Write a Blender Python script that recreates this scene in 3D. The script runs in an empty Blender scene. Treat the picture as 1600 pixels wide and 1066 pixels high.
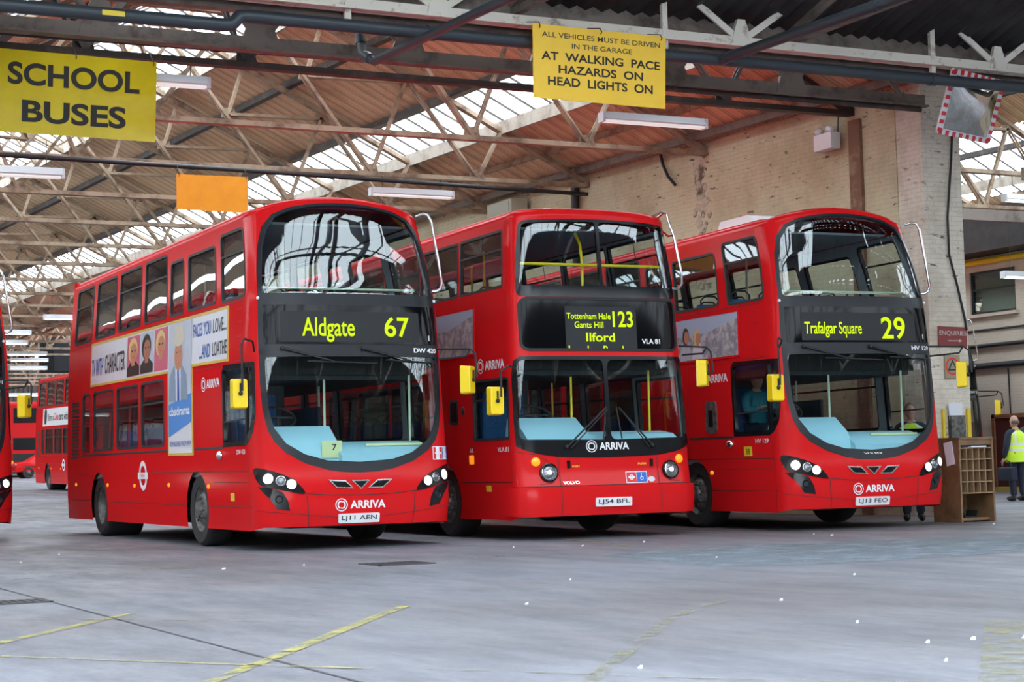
import bpy, bmesh, math, random
import numpy as np
from mathutils import Vector, Matrix, geometry
R = math.radians
random.seed(7)
scene = bpy.context.scene
COL = scene.collection

# ------------------------------------------------------------------ camera
def make_camera():
    pitch, roll, yaw, h = R(3.9309), R(-1.41637), R(26.5012), 0.97
    r0 = Vector((math.cos(yaw), -math.sin(yaw), 0)); f0 = Vector((math.sin(yaw), math.cos(yaw), 0)); u0 = Vector((0, 0, 1))
    f = f0*math.cos(pitch) + u0*math.sin(pitch); u = -f0*math.sin(pitch) + u0*math.cos(pitch)
    r2 = r0*math.cos(roll) + u*math.sin(roll); u2 = -r0*math.sin(roll) + u*math.cos(roll)
    cd = bpy.data.cameras.new('camera'); cd.sensor_width = 36; cd.lens = 36*2801.2/1600
    cd.clip_start = .1; cd.clip_end = 500
    o = bpy.data.objects.new('camera', cd); COL.objects.link(o)
    m = Matrix((r2, u2, -f)).transposed().to_4x4(); m.translation = Vector((0, 0, h))
    o.matrix_world = m; scene.camera = o
make_camera()

# ------------------------------------------------------------------ daylight and exposure
world = bpy.data.worlds.new('overcast_sky'); scene.world = world; world.use_nodes = True
bg = world.node_tree.nodes['Background']; bg.inputs[0].default_value = (.86, .93, 1, 1); bg.inputs[1].default_value = 6.0
vs = scene.view_settings
scene.display_settings.display_device = 'sRGB'
vs.view_transform = 'Standard'; vs.look = 'None'; vs.gamma = 1; vs.use_curve_mapping = False
vs.exposure = 0.5

# ------------------------------------------------------------------ materials
def srgb(r, g, b):
    f = lambda c: (c/255/12.92 if c/255 <= .04045 else ((c/255+.055)/1.055)**2.4)
    return (f(r), f(g), f(b), 1)
MATS = {}
class N:
    def __init__(s, name):
        s.m = bpy.data.materials.new(name); s.m.use_nodes = True; s.t = s.m.node_tree; s.t.nodes.clear()
        s.out = s.t.nodes.new('ShaderNodeOutputMaterial'); MATS[name] = s.m
    def n(s, typ, **k):
        nd = s.t.nodes.new(typ)
        for a, v in k.items():
            if a.startswith('i_'):
                key = a[2:].replace('_', ' ')
                nd.inputs[int(key) if key.isdigit() else key].default_value = v
            else: setattr(nd, a, v)
        return nd
    def l(s, a, b): s.t.links.new(a, b)
def principled(name, color, rough=.5, metal=0, coat=0, bump=None, emit=None, spec=.5, vary=None):
    k = N(name); p = k.n('ShaderNodeBsdfPrincipled')
    p.inputs['Base Color'].default_value = color; p.inputs['Roughness'].default_value = rough; p.inputs['Metallic'].default_value = metal
    p.inputs['Specular IOR Level'].default_value = spec
    if coat: p.inputs['Coat Weight'].default_value = coat; p.inputs['Coat Roughness'].default_value = .04
    if emit: p.inputs['Emission Color'].default_value = emit[0]; p.inputs['Emission Strength'].default_value = emit[1]
    tc = k.n('ShaderNodeTexCoord')
    if vary:       # (scale, second colour, low, high)
        nz = k.n('ShaderNodeTexNoise', i_Scale=vary[0], i_Detail=6., i_Roughness=.65); k.l(tc.outputs['Object'], nz.inputs['Vector'])
        rp = k.n('ShaderNodeMapRange', i_1=vary[2], i_2=vary[3]); k.l(nz.outputs['Fac'], rp.inputs[0])
        mx = k.n('ShaderNodeMix', data_type='RGBA'); mx.inputs[6].default_value = color; mx.inputs[7].default_value = vary[1]
        k.l(rp.outputs[0], mx.inputs[0]); k.l(mx.outputs[2], p.inputs['Base Color'])
    if bump:
        nb = k.n('ShaderNodeTexNoise', i_Scale=bump[0], i_Detail=4.); k.l(tc.outputs['Object'], nb.inputs['Vector'])
        b = k.n('ShaderNodeBump', i_Strength=bump[1], i_Distance=.02); k.l(nb.outputs['Fac'], b.inputs['Height']); k.l(b.outputs[0], p.inputs['Normal'])
    k.l(p.outputs[0], k.out.inputs[0]); return k.m
def glass(name, tint, refl=1.0, base=.03):
    k = N(name); tr = k.n('ShaderNodeBsdfTransparent'); tr.inputs[0].default_value = tint
    gl = k.n('ShaderNodeBsdfGlossy'); gl.inputs['Roughness'].default_value = .0; gl.inputs['Color'].default_value = (.9, .95, .95, 1)
    lw = k.n('ShaderNodeLayerWeight', i_Blend=.5); fr = k.n('ShaderNodeMath', operation='POWER'); fr.inputs[1].default_value = 5; k.l(lw.outputs['Facing'], fr.inputs[0])   # the same from both sides of the pane
    ma = k.n('ShaderNodeMath', operation='MULTIPLY_ADD', use_clamp=True); ma.inputs[1].default_value = refl*.95; ma.inputs[2].default_value = base+refl*.042
    k.l(fr.outputs[0], ma.inputs[0]); mx = k.n('ShaderNodeMixShader'); k.l(ma.outputs[0], mx.inputs[0]); k.l(tr.outputs[0], mx.inputs[1]); k.l(gl.outputs[0], mx.inputs[2])
    k.l(mx.outputs[0], k.out.inputs[0]); return k.m
def emitter(name, color, strength):
    k = N(name); e = k.n('ShaderNodeEmission'); e.inputs[0].default_value = color; e.inputs[1].default_value = strength; k.l(e.outputs[0], k.out.inputs[0]); return k.m

def paint(name, color, gloss, base, rough):
    """diffuse coat with a thin dusty gloss"""
    k = N(name); d = k.n('ShaderNodeBsdfDiffuse'); d.inputs[0].default_value = color; g = k.n('ShaderNodeBsdfGlossy'); g.inputs['Roughness'].default_value = rough
    fr = k.n('ShaderNodeFresnel', i_IOR=1.45); ma = k.n('ShaderNodeMath', operation='MULTIPLY_ADD', use_clamp=True); ma.inputs[1].default_value = gloss; ma.inputs[2].default_value = base
    k.l(fr.outputs[0], ma.inputs[0]); mx = k.n('ShaderNodeMixShader'); k.l(ma.outputs[0], mx.inputs[0]); k.l(d.outputs[0], mx.inputs[1]); k.l(g.outputs[0], mx.inputs[2]); k.l(mx.outputs[0], k.out.inputs[0]); return k.m
M_RED = paint('bus_red_paint', (.60, .011, .013, 1), .36, .004, .16)
M_RED2 = paint("faded_red_paint", (.48, .012, .015, 1), .3, .004, .3)
M_BLACK = principled('black_gloss', (.008, .009, .011, 1), .15, spec=.3)
M_RUBBER = principled('rubber', (.014, .014, .015, 1), .65)
M_DGREY = principled('dark_grey_trim', (.016, .018, .022, 1), .3, spec=.3)
M_UNDER = principled('underframe_black', (.012, .011, .010, 1), .8)
M_WS = glass('windscreen_glass', (.84, .94, .95, 1), 1.3, .03)
M_SG = glass('side_glass', (.78, .83, .83, 1), 1.3, .02)
M_DISP = principled('display_black', (.004, .004, .005, 1), .07, spec=.14)
M_BLIND = principled('blind_grey', (.030, .032, .034, 1), .6, spec=.2)
M_LED = emitter('display_yellow', (.62, .88, .015, 1), .9)
M_WHITE = principled('white_vinyl', (.78, .78, .80, 1), .4)
M_OFFW = principled('grey_vinyl', (.62, .62, .66, 1), .4)
M_YELLOW = principled('mirror_yellow', (.85, .60, .006, 1), .35)
M_CHROME = principled('polished_steel', (.75, .75, .76, 1), .18, metal=1)
M_LAMP = emitter('lit_lamp', (1, .93, .82, 1), 9)
M_LAMP2 = principled('lamp_lens', (.22, .23, .25, 1), .15, metal=.7)
M_AMBER = principled('amber_lens', (.85, .25, .01, 1), .2, emit=((1, .35, .02, 1), .5))
M_GOLD = principled('gold_edge', (.62, .40, .07, 1), .4)
M_DASH = principled('dash_blue_grey', (.40, .68, .78, 1), .5)
M_SEAT = principled('blue_moquette', (.012, .07, .22, 1), .9, vary=(60, (.03, .13, .30, 1), .4, .6))
M_LINING = principled('interior_grey', (.30, .32, .33, 1), .6)
M_FLOORIN = principled('interior_floor', (.05, .055, .06, 1), .7)
M_RAIL = principled('handrail_yellow', (.80, .58, .01, 1), .35)
M_RAILG = principled('handrail_pale', (.55, .62, .45, 1), .35)
M_TYRE = principled('tyre', (.016, .016, .017, 1), .75, bump=(60, .3))
M_HUB = principled('wheel_steel', (.16, .16, .155, 1), .5, metal=.4, vary=(14, (.05, .045, .03, 1), .4, .65))
M_PLATE = principled('plate_white', (.75, .76, .78, 1), .35)
M_BLUE = principled('sticker_blue', (.01, .12, .50, 1), .4)
M_STRED = principled('sticker_red', (.70, .02, .03, 1), .4)
M_STY = principled('sticker_yellow', (.75, .55, .02, 1), .4)
M_TEXTB = principled('print_black', (.01, .01, .012, 1), .5)
M_TEXTBLUE = principled('print_blue', (.02, .09, .38, 1), .5)
M_NOTE = principled('paper_yellow', (.72, .76, .40, 1), .7)
M_PAPER = principled('paper_white', (.72, .73, .78, 1), .7)
M_SKINTONE = principled('skin', (.50, .28, .20, 1), .55)

# ------------------------------------------------------------------ objects
def obj(name, me, mat=None, parent=None, label=None, kind=None):
    o = bpy.data.objects.new(name, me); COL.objects.link(o)
    if mat is not None:
        if not me.materials: me.materials.append(mat)
        elif me.materials[0] != mat:
            o.material_slots[0].link = 'OBJECT'; o.material_slots[0].material = mat
    if parent is not None: o.parent = parent
    if label: o['label'] = label
    if kind: o['kind'] = kind
    return o
def thing(name, label, cat, loc=(0, 0, 0), rotz=0, group=None):
    o = bpy.data.objects.new(name, None); COL.objects.link(o); o.empty_display_size = .2
    o.location = loc; o.rotation_euler = (0, 0, rotz); o['label'] = label; o['category'] = cat
    if group: o['group'] = group
    return o
def tag(o, label, cat, group=None):
    o['label'] = label; o['category'] = cat
    if group: o['group'] = group
    return o

class MB:
    """collects simple solids into one mesh"""
    def __init__(s): s.v = []; s.f = []; s.smooth = False; s.mi = []; s.cur = 0
    def add(s, V, F):
        b = len(s.v); s.v += [tuple(p) for p in V]; s.f += [tuple(i+b for i in f) for f in F]; s.mi += [s.cur]*len(F); return s
    def box(s, x0, x1, y0, y1, z0, z1):
        V = [(x, y, z) for z in (z0, z1) for y in (y0, y1) for x in (x0, x1)]
        return s.add(V, [(0, 2, 3, 1), (4, 5, 7, 6), (0, 1, 5, 4), (2, 6, 7, 3), (0, 4, 6, 2), (1, 3, 7, 5)])
    def bar(s, a, b, w, h=None, up=(0, 0, 1)):
        a, b = Vector(a), Vector(b); h = h or w; d = (b-a).normalized(); up = Vector(up)
        if abs(d.dot(up)) > .97: up = Vector((0, 1, 0))
        x = d.cross(up).normalized(); y = x.cross(d).normalized()
        V = [p + x*i*w/2 + y*j*h/2 for p in (a, b) for i, j in ((-1, -1), (1, -1), (1, 1), (-1, 1))]
        return s.add(V, [(0, 3, 2, 1), (4, 5, 6, 7)] + [(i, (i+1) % 4, (i+1) % 4+4, i+4) for i in range(4)])
    def angle(s, a, b, w, t=.012, up=(0, 0, 1)):
        """an L-section bar"""
        a, b = Vector(a), Vector(b); d = (b-a).normalized(); up = Vector(up)
        if abs(d.dot(up)) > .97: up = Vector((0, 1, 0))
        x = d.cross(up).normalized(); y = x.cross(d).normalized()
        prof = [(-w/2, -w/2), (w/2, -w/2), (w/2, -w/2+t), (-w/2+t, -w/2+t), (-w/2+t, w/2), (-w/2, w/2)]
        V = [p + x*i + y*j for p in (a, b) for i, j in prof]; n = 6
        return s.add(V, [tuple(range(n-1, -1, -1)), tuple(range(n, 2*n))] + [(i, (i+1) % n, (i+1) % n+n, i+n) for i in range(n)])
    def tube(s, pts, r, n=10, caps=True):
        pts = [Vector(p) for p in pts]; rr = r if isinstance(r, (list, tuple)) else [r]*len(pts)
        V = []; ref = None
        for i, p in enumerate(pts):
            d = (pts[min(i+1, len(pts)-1)] - pts[max(i-1, 0)]).normalized()
            if ref is None:
                ref = Vector((0, 0, 1)) if abs(d.z) < .9 else Vector((1, 0, 0))
            x = (ref - d*ref.dot(d)).normalized(); ref = x; y = d.cross(x)
            V += [p + (x*math.cos(2*math.pi*k/n) + y*math.sin(2*math.pi*k/n))*rr[i] for k in range(n)]
        F = [(i*n+k, i*n+(k+1) % n, (i+1)*n+(k+1) % n, (i+1)*n+k) for i in range(len(pts)-1) for k in range(n)]
        if caps: F += [tuple(range(n-1, -1, -1)), tuple(range((len(pts)-1)*n, len(pts)*n))]
        return s.add(V, F)
    def lathe(s, prof, c=(0, 0, 0), axis='x', n=32):
        """prof: (radius, along) rows turned about the axis"""
        V = []
        for r, a in prof:
            for k in range(n):
                u, w = r*math.cos(2*math.pi*k/n), r*math.sin(2*math.pi*k/n)
                p = {'x': (a, u, w), 'y': (u, a, w), 'z': (u, w, a)}[axis]
                V.append((p[0]+c[0], p[1]+c[1], p[2]+c[2]))
        F = [(i*n+k, i*n+(k+1) % n, (i+1)*n+(k+1) % n, (i+1)*n+k) for i in range(len(prof)-1) for k in range(n)]
        return s.add(V, F)
    def ball(s, c, r, n=12, m=8):
        r = r if isinstance(r, (list, tuple)) else (r, r, r); V = []
        for i in range(m+1):
            t = math.pi*i/m
            for k in range(n): V.append((c[0]+r[0]*math.sin(t)*math.cos(2*math.pi*k/n), c[1]+r[1]*math.sin(t)*math.sin(2*math.pi*k/n), c[2]-r[2]*math.cos(t)))
        return s.add(V, [(i*n+k, i*n+(k+1) % n, (i+1)*n+(k+1) % n, (i+1)*n+k) for i in range(m) for k in range(n)])
    def prism(s, poly, fn, t0, t1):
        """poly 2D, fn(u,v,t)->xyz"""
        n = len(poly); V = [fn(u, v, t0) for u, v in poly] + [fn(u, v, t1) for u, v in poly]
        return s.add(V, [tuple(range(n-1, -1, -1)), tuple(range(n, 2*n))] + [(i, (i+1) % n, (i+1) % n+n, i+n) for i in range(n)])
    def mesh(s, name, smooth=None, bevel=0):
        me = bpy.data.meshes.new(name); me.from_pydata(s.v, [], s.f)
        bm = bmesh.new(); bm.from_mesh(me)
        if len(set(s.mi)) <= 1: bmesh.ops.remove_doubles(bm, verts=bm.verts, dist=1e-6)
        bmesh.ops.recalc_face_normals(bm, faces=bm.faces)
        if bevel: bmesh.ops.bevel(bm, geom=[e for e in bm.edges if e.calc_face_angle(0) > .5], offset=bevel, segments=2, affect='EDGES', profile=.6)
        bm.to_mesh(me); bm.free()
        if len(set(s.mi)) > 1: me.polygons.foreach_set('material_index', s.mi)
        sm = s.smooth if smooth is None else smooth
        if sm:
            me.polygons.foreach_set('use_smooth', [True]*len(me.polygons)); me.set_sharp_from_angle(angle=R(40))
        me.update(); return me
    def build(s, name, mat, parent=None, label=None, kind=None, smooth=None, bevel=0):
        return obj(name, s.mesh(name, smooth, bevel), mat, parent, label, kind)

def rr(x0, x1, y0, y1, r=.08, n=5):
    P = []
    for cx, cy, a in ((x1-r, y0+r, -90), (x1-r, y1-r, 0), (x0+r, y1-r, 90), (x0+r, y0+r, 180)):
        for i in range(n+1):
            t = R(a+90*i/n); P.append((cx+r*math.cos(t), cy+r*math.sin(t)))
    return P
def circ(cx, cy, r, n=24, ry=None): return [(cx+r*math.cos(2*math.pi*i/n), cy+(ry or r)*math.sin(2*math.pi*i/n)) for i in range(n)]
def inset(poly, d):
    """move a polygon's outline inwards by d (ccw)"""
    n = len(poly); out = []
    for i in range(n):
        p, q, r_ = Vector(poly[i-1]), Vector(poly[i]), Vector(poly[(i+1) % n])
        a = (q-p).normalized(); b = (r_-q).normalized(); na = Vector((-a.y, a.x)); nb = Vector((-b.y, b.x)); m = (na+nb)
        if m.length < 1e-6: m = na
        m.normalize(); k = max(.35, m.dot(na)); out.append(tuple(q+m*d/k))
    return out
def dense(poly, step):
    out = []
    for i in range(len(poly)):
        a, b = Vector(poly[i]), Vector(poly[(i+1) % len(poly)]); n = max(1, int((b-a).length/step+.999))
        out += [tuple(a+(b-a)*k/n) for k in range(n)]
    return out
def catmull(P, n=5, closed=True):
    out = []; L = len(P)
    for i in range(L):
        p0, p1, p2, p3 = (Vector(P[(i+j-1) % L]) for j in range(4))
        for k in range(n):
            t = k/n; out.append(tuple(.5*((2*p1)+(p2-p0)*t+(2*p0-5*p1+4*p2-p3)*t*t+(3*p1-p0-3*p2+p3)*t**3)))
    return out
def pip(P, poly):
    """numpy point in polygon"""
    x, y = P[:, 0], P[:, 1]; ins = np.zeros(len(P), bool); q = np.array(poly); j = len(q)-1
    for i in range(len(q)):
        c = (q[i, 1] > y) != (q[j, 1] > y)
        with np.errstate(divide='ignore', invalid='ignore'):
            ins ^= c & (x < (q[j, 0]-q[i, 0])*(y-q[i, 1])/(q[j, 1]-q[i, 1])+q[i, 0])
        j = i
    return ins
def triangulate(outer, holes=(), xs=(), ys=(), step=.12):
    loops = [dense(l, step) for l in [outer]+list(holes)]
    V = []; E = []
    for l in loops:
        b = len(V); V += l; E += [(b+i, b+(i+1) % len(l)) for i in range(len(l))]
    if len(xs) and len(ys):
        G = np.array([(x, y) for x in xs for y in ys]); keep = pip(G, loops[0])
        for h in loops[1:]: keep &= ~pip(G, h)
        G = G[keep]; A = np.array(V); B = np.array([V[e[1]] for e in E]); A = np.array([V[e[0]] for e in E])
        if len(G):
            dmin = np.full(len(G), 9.)
            for a, b in zip(A, B):
                ab = b-a; t = np.clip(((G-a)@ab)/max(ab@ab, 1e-12), 0, 1); dmin = np.minimum(dmin, np.hypot(*(G-(a+t[:, None]*ab)).T))
            V += [tuple(p) for p in G[dmin > step*.35]]
    r = geometry.delaunay_2d_cdt([Vector(p) for p in V], E, [], 0, 1e-6)
    vv = np.array([(p.x, p.y) for p in r[0]]); F = [f for f in r[2] if len(f) == 3]
    c = np.array([vv[list(f)].mean(0) for f in F]); k = pip(c, loops[0])
    for h in loops[1:]: k &= ~pip(c, h)
    out = []
    for f, q in zip(F, k):
        if not q: continue
        a, b, d = (vv[i] for i in f)
        ar = (b[0]-a[0])*(d[1]-a[1])-(b[1]-a[1])*(d[0]-a[0])
        if abs(ar) < 1e-10: continue
        out.append(tuple(f) if ar > 0 else tuple(f[::-1]))
    return [tuple(p) for p in vv], out

FONT_CACHE = {}
def text2d(txt, bold=0., spacing=1.0, align='CENTER'):
    """a flat mesh of the writing, height about .7 per unit size"""
    key = (txt, bold, spacing, align)
    if key not in FONT_CACHE:
        cu = bpy.data.curves.new('writing', 'FONT'); cu.body = txt; cu.align_x = align; cu.size = 1; cu.offset = bold; cu.space_character = spacing; cu.resolution_u = 6
        o = bpy.data.objects.new('writing', cu); COL.objects.link(o)
        dg = bpy.context.evaluated_depsgraph_get(); dg.update()
        me = bpy.data.meshes.new_from_object(o.evaluated_get(dg))
        FONT_CACHE[key] = ([tuple(v.co[:2]) for v in me.vertices], [tuple(p.vertices) for p in me.polygons])
        bpy.data.objects.remove(o); bpy.data.curves.remove(cu); bpy.data.meshes.remove(me)
    return FONT_CACHE[key]
def fit_text(txt, x0, x1, y0, y1, bold=0., spacing=1.):
    """2D verts fitted to a box (cap height or whole extent)"""
    V, F = text2d(txt, bold, spacing, 'LEFT')
    a = np.array(V); lo, hi = a.min(0), a.max(0)
    lo_y, hi_y = lo[1], hi[1]
    if any(c in 'gjpqy' for c in txt): lo_y = min(0, lo_y) if lo_y > -.05 else 0.0
    sx = (x1-x0)/(hi[0]-lo[0]); sy = (y1-y0)/(hi_y-lo_y)
    return [(x0+(x-lo[0])*sx, y0+(y-lo_y)*sy) for x, y in V], F
# ------------------------------------------------------------------ bus skin: (s along the outline, v height) -> point
def lerp_table(t, x):
    if x <= t[0][0]: return t[0][1]
    for (a, b), (c, d) in zip(t, t[1:]):
        if x <= c: return b+(d-b)*(x-a)/(c-a)
    return t[-1][1]
class Skin:
    def __init__(S, L, W, Y0, n=3.4, D=.5, wref=1.27, crown=.2):
        S.L = L; S.D = D; S.crown = crown
        zs = np.linspace(0, 4.6, 231)      # smoothed tables
        def sm(t):
            a = np.array([lerp_table(t, z) for z in zs])
            for _ in range(30): a[1:-1] = .25*a[:-2]+.5*a[1:-1]+.25*a[2:]
            return a
        S.zs = zs; S.Wt = sm(W); S.Yt = sm(Y0)
        t = np.linspace(0, math.pi/2, 801); x = np.sin(t)**(2/n); y = 1-np.cos(t)**(2/n)
        a = np.concatenate([[0], np.cumsum(np.hypot(np.diff(x)*wref, np.diff(y)*D))])
        S.A = float(a[-1]); S.ta, S.tx, S.ty = a, x, y; S.send = S.A+L-D
    def P(S, s, v):
        w = float(np.interp(v, S.zs, S.Wt)); y0 = float(np.interp(v, S.zs, S.Yt)); a = abs(s)
        if a <= S.A: fx = float(np.interp(a, S.ta, S.tx)); fy = float(np.interp(a, S.ta, S.ty)); y = y0+S.D*fy
        else: fx = 1; y = y0+S.D+(a-S.A)*(S.L-y0-S.D)/(S.L-S.D)
        c = S.crown*min(max((v-3.3)/.7, 0), 1)**2
        return Vector((math.copysign(w*fx, s), y, v+c*(1-fx*fx)))
    def Nn(S, s, v):
        e = .004; a = S.P(s+e, v)-S.P(s-e, v)
        if abs(s) < .01: a = Vector((1, 0, 0))
        return a.cross(S.P(s, v+e)-S.P(s, v-e)).normalized()
    def O(S, s, v, o=0.): return S.P(s, v)+S.Nn(s, v)*o if o else S.P(s, v)
    def s_at(S, x, v=1.5):
        f = min(abs(x)/float(np.interp(v, S.zs, S.Wt)), .9999)
        return math.copysign(float(np.interp(f, S.tx, S.ta)), x)
    def front(S, pts):
        """polygon given as (x seen from the front, v)"""
        return [(S.s_at(x, v), v) for x, v in pts]
MESH = {}
def skin_mesh(sk, outer, holes=(), off=0., thick=0., fine=(), step=.12):
    xs, ys = fine if fine else ((), ())
    V, F = triangulate(outer, holes, xs, ys, step)
    me = bpy.data.meshes.new('panel')
    top = [sk.O(s, v, off) for s, v in V]
    if not thick:
        me.from_pydata(top, [], F); me.polygons.foreach_set('use_smooth', [True]*len(F))
        me.update(); me.normals_split_custom_set_from_vertices([sk.Nn(s, v) for s, v in V]); return me
    n = len(V); low = [sk.O(s, v, off-thick) for s, v in V]
    cnt = {}
    for f in F:
        for i in range(len(f)): cnt[(f[i], f[(i+1) % len(f)])] = 1
    W = [(b, a, a+n, b+n) for a, b in cnt if (b, a) not in cnt]
    me.from_pydata(top+low, [], F+[tuple(i+n for i in f[::-1]) for f in F]+W)
    me.polygons.foreach_set('use_smooth', [True]*len(me.polygons)); me.set_sharp_from_angle(angle=R(35)); me.update(); return me
def panel(sk, name, parent, mat, outer, holes=(), off=.003, thick=0., fine=(), step=.1, key=None, label=None):
    k = (id(sk), key) if key else None
    if k and k in MESH: me = MESH[k]
    else:
        me = skin_mesh(sk, outer, holes, off, thick, fine, step)
        if k: MESH[k] = me
    return obj(name, me, mat, parent, label)
def on_skin(sk, name, parent, mat, V2, F, off=.008, label=None):
    me = bpy.data.meshes.new(name); me.from_pydata([sk.O(s, v, off) for s, v in V2], [], F); me.update()
    return obj(name, me, mat, parent, label)
def writing(sk, txt, parent, mat, s0, s1, v0, v1, bold=.0, off=.008, spacing=1., name='lettering', label=None):
    V, F = fit_text(txt, s0, s1, v0, v1, bold, spacing)
    return on_skin(sk, name, parent, mat, V, F, off, label)
def multi(*polys):
    """several 2D polygons (outer, holes) as one triangle soup"""
    V, F = [], []
    for p in polys:
        o, h = (p if isinstance(p, tuple) and isinstance(p[0], list) else (p, []))
        v, f = triangulate(o, h, step=.5); b = len(V); V += v; F += [tuple(i+b for i in t) for t in f]
    return V, F
def swirl(cx, cy, r):
    """the ring with two bent strokes"""
    P = [(circ(cx, cy, r, 36), [circ(cx, cy, r*.86, 36)])]
    for sg in (1, -1):
        arc = [(cx+sg*r*(.55*math.cos(t)+.12), cy+sg*r*(.62*math.sin(t))) for t in np.linspace(-2.2, 1.3, 14)]
        arc2 = [(cx+sg*r*(.36*math.cos(t)+.10), cy+sg*r*(.44*math.sin(t))) for t in np.linspace(1.3, -2.2, 14)]
        pl = arc+arc2
        ar = sum(pl[i-1][0]*pl[i][1]-pl[i][0]*pl[i-1][1] for i in range(len(pl)))
        P.append(pl if ar > 0 else pl[::-1])
    return multi(*P)

def cached(key, fn):
    if key not in MESH: MESH[key] = fn()
    return MESH[key]
def wheel(parent, x, y, r=.48, wide=.3, side=-1, dished=False):
    def tyre():
        m = MB(); m.smooth = True
        m.lathe([(r*.60, .0), (r*.62, -.02), (r*.90, -.03), (r*.97, -.0), (r, .035), (r, wide-.035), (r*.97, wide), (r*.6, wide), (r*.58, wide*.5), (r*.6, 0)], n=40)
        for i in range(3): m.lathe([(r*1.001, .06+i*.07), (r*1.004, .07+i*.07), (r*1.001, .08+i*.07)], n=40)
        return m.mesh('tyre')
    def hub():
        m = MB(); m.smooth = True
        if dished:
            m.lathe([(r*.62, -.005), (r*.60, .0), (r*.57, .03), (r*.50, .16), (r*.46, .17), (r*.30, .17), (r*.28, .10), (r*.12, .09), (.001, .09)], n=36)
        else:
            m.lathe([(r*.62, -.005), (r*.60, -.012), (r*.56, .03), (r*.50, .05), (r*.42, .0), (r*.36, -.015), (r*.24, -.02), (r*.22, -.06), (r*.12, -.075), (.001, -.075)], n=36)
        for i in range(10):
            t = 2*math.pi*i/10; d = .155 if dished else -.02
            m.tube([(d-.03, r*.31*math.cos(t), r*.31*math.sin(t)), (d+.02, r*.31*math.cos(t), r*.31*math.sin(t))], .018, 6)
        return m.mesh('hub')
    def vents():
        m = MB(); d = .10 if dished else .027
        for i in range(10):
            t = 2*math.pi*(i+.5)/10; m.ball((d, r*.465*math.cos(t), r*.465*math.sin(t)), (.02, .03, .03), 8, 4)
        return m.mesh('hub_vent')
    w = obj('wheel', cached(('tyre', r, wide), tyre), M_TYRE, parent); w.location = (x, y, r); w.rotation_euler = (0, 0, 0 if side < 0 else math.pi)
    obj('hub', cached(('hub', r, dished), hub), M_HUB, w)
    return w
def seat_mesh():
    m = MB()
    m.box(-.44, .44, -.02, .42, .40, .50); m.box(-.44, -.02, .36, .46, .48, 1.02); m.box(.02, .44, .36, .46, .48, 1.02); m.box(-.40, .40, .05, .35, 0, .40)
    return m.mesh('seat', bevel=.03)
def grab_mesh():
    m = MB(); m.smooth = True
    for x in (-.23, .23):
        m.tube([(x-.15, .42, .98), (x-.15, .42, 1.08), (x-.08, .42, 1.14), (x+.08, .42, 1.14), (x+.15, .42, 1.08), (x+.15, .42, .98)], .014, 6)
    return m.mesh('grab_rail')
def seats(parent, rows, z):
    for y in rows:
        for x in (-.72, .72):
            s_ = obj('seat', cached('seat', seat_mesh), M_SEAT, parent); s_.location = (x, y, z)
            obj('grab_rail', cached('grab', grab_mesh), M_DGREY, s_)
def mirror(parent, pts, c, yaw, plate=None):
    """arm tube through pts, yellow housing at c"""
    m = MB(); m.smooth = True; m.tube(pts, .013, 8)
    if plate: m.tube(plate, .013, 8)
    a = m.build('mirror_arm', M_RUBBER, parent)
    def hous():
        h = MB(); h.prism(rr(-.10, .10, -.18, .18, .03), lambda u, w, t: (u*(1 if t > 0 else .86), t, w*(1 if t > 0 else .93)), -.07, .06); return h.mesh('housing', bevel=.012)
    h = obj('mirror_housing', cached('mirhous', hous), M_YELLOW, a); h.location = c; h.rotation_euler = (0, 0, yaw)
    k = MB(); k.smooth = True; k.ball((0, -.085, .0), .028, 8, 6); k.tube([(0, -.085, .0), (.0, -.085, .12)], .012, 6)
    kk = obj('mirror_knuckle', cached('mirknk', lambda: k.mesh('k')), M_RUBBER, a); kk.location = c; kk.rotation_euler = (0, 0, yaw)
    g = obj('mirror_glass', cached('mirgl', lambda: MB().box(-.085, .085, .058, .064, -.165, .165).mesh('g')), M_CHROME, a); g.location = c; g.rotation_euler = (0, 0, yaw)
def shell_roof(sk, v, rin=.2, rh_side=.14, rh_front=.08, cap=.10):
    """rounded roof edge and crowned cap above the line v"""
    st = list(np.linspace(0, sk.A, 40))+list(np.linspace(sk.A, sk.send, 24))[1:]
    V = []; F = []; n = 7; cols = []
    for s in st:
        e = sk.P(s, v); nn = sk.Nn(max(s, .005), v); f = min(1, s/sk.A); rh = rh_front+(rh_side-rh_front)*f**3
        inn = Vector((-nn.x, -nn.y, 0)); col = []
        for i in range(n):
            t = math.pi/2*i/(n-1); col.append(e+inn*rin*(1-math.cos(t))+Vector((0, 0, rh*math.sin(t))))
        q = col[-1]; cc = cap*min(1, max(0, (q.y-.6)/1.2))
        for i in range(1, 6):
            k = 1-i/5; col.append(Vector((q.x*k, q.y, q.z+cc*(1-k*k))))
        cols.append(col)
    m = len(cols[0])
    for sg in (1, -1):
        b = len(V)
        for c in cols: V += [(p.x*sg, p.y, p.z) for p in c]
        for i in range(len(cols)-1):
            for j in range(m-1):
                q = (b+i*m+j, b+(i+1)*m+j, b+(i+1)*m+j+1, b+i*m+j+1); F.append(q if sg > 0 else q[::-1])
    mb = MB(); mb.add(V, F); mb.smooth = True
    me = bpy.data.meshes.new('roof'); me.from_pydata(V, [], F); bm = bmesh.new(); bm.from_mesh(me); bmesh.ops.remove_doubles(bm, verts=bm.verts, dist=1e-4); bmesh.ops.recalc_face_normals(bm, faces=bm.faces); bm.to_mesh(me); bm.free()
    me.polygons.foreach_set('use_smooth', [True]*len(me.polygons)); return me
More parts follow.
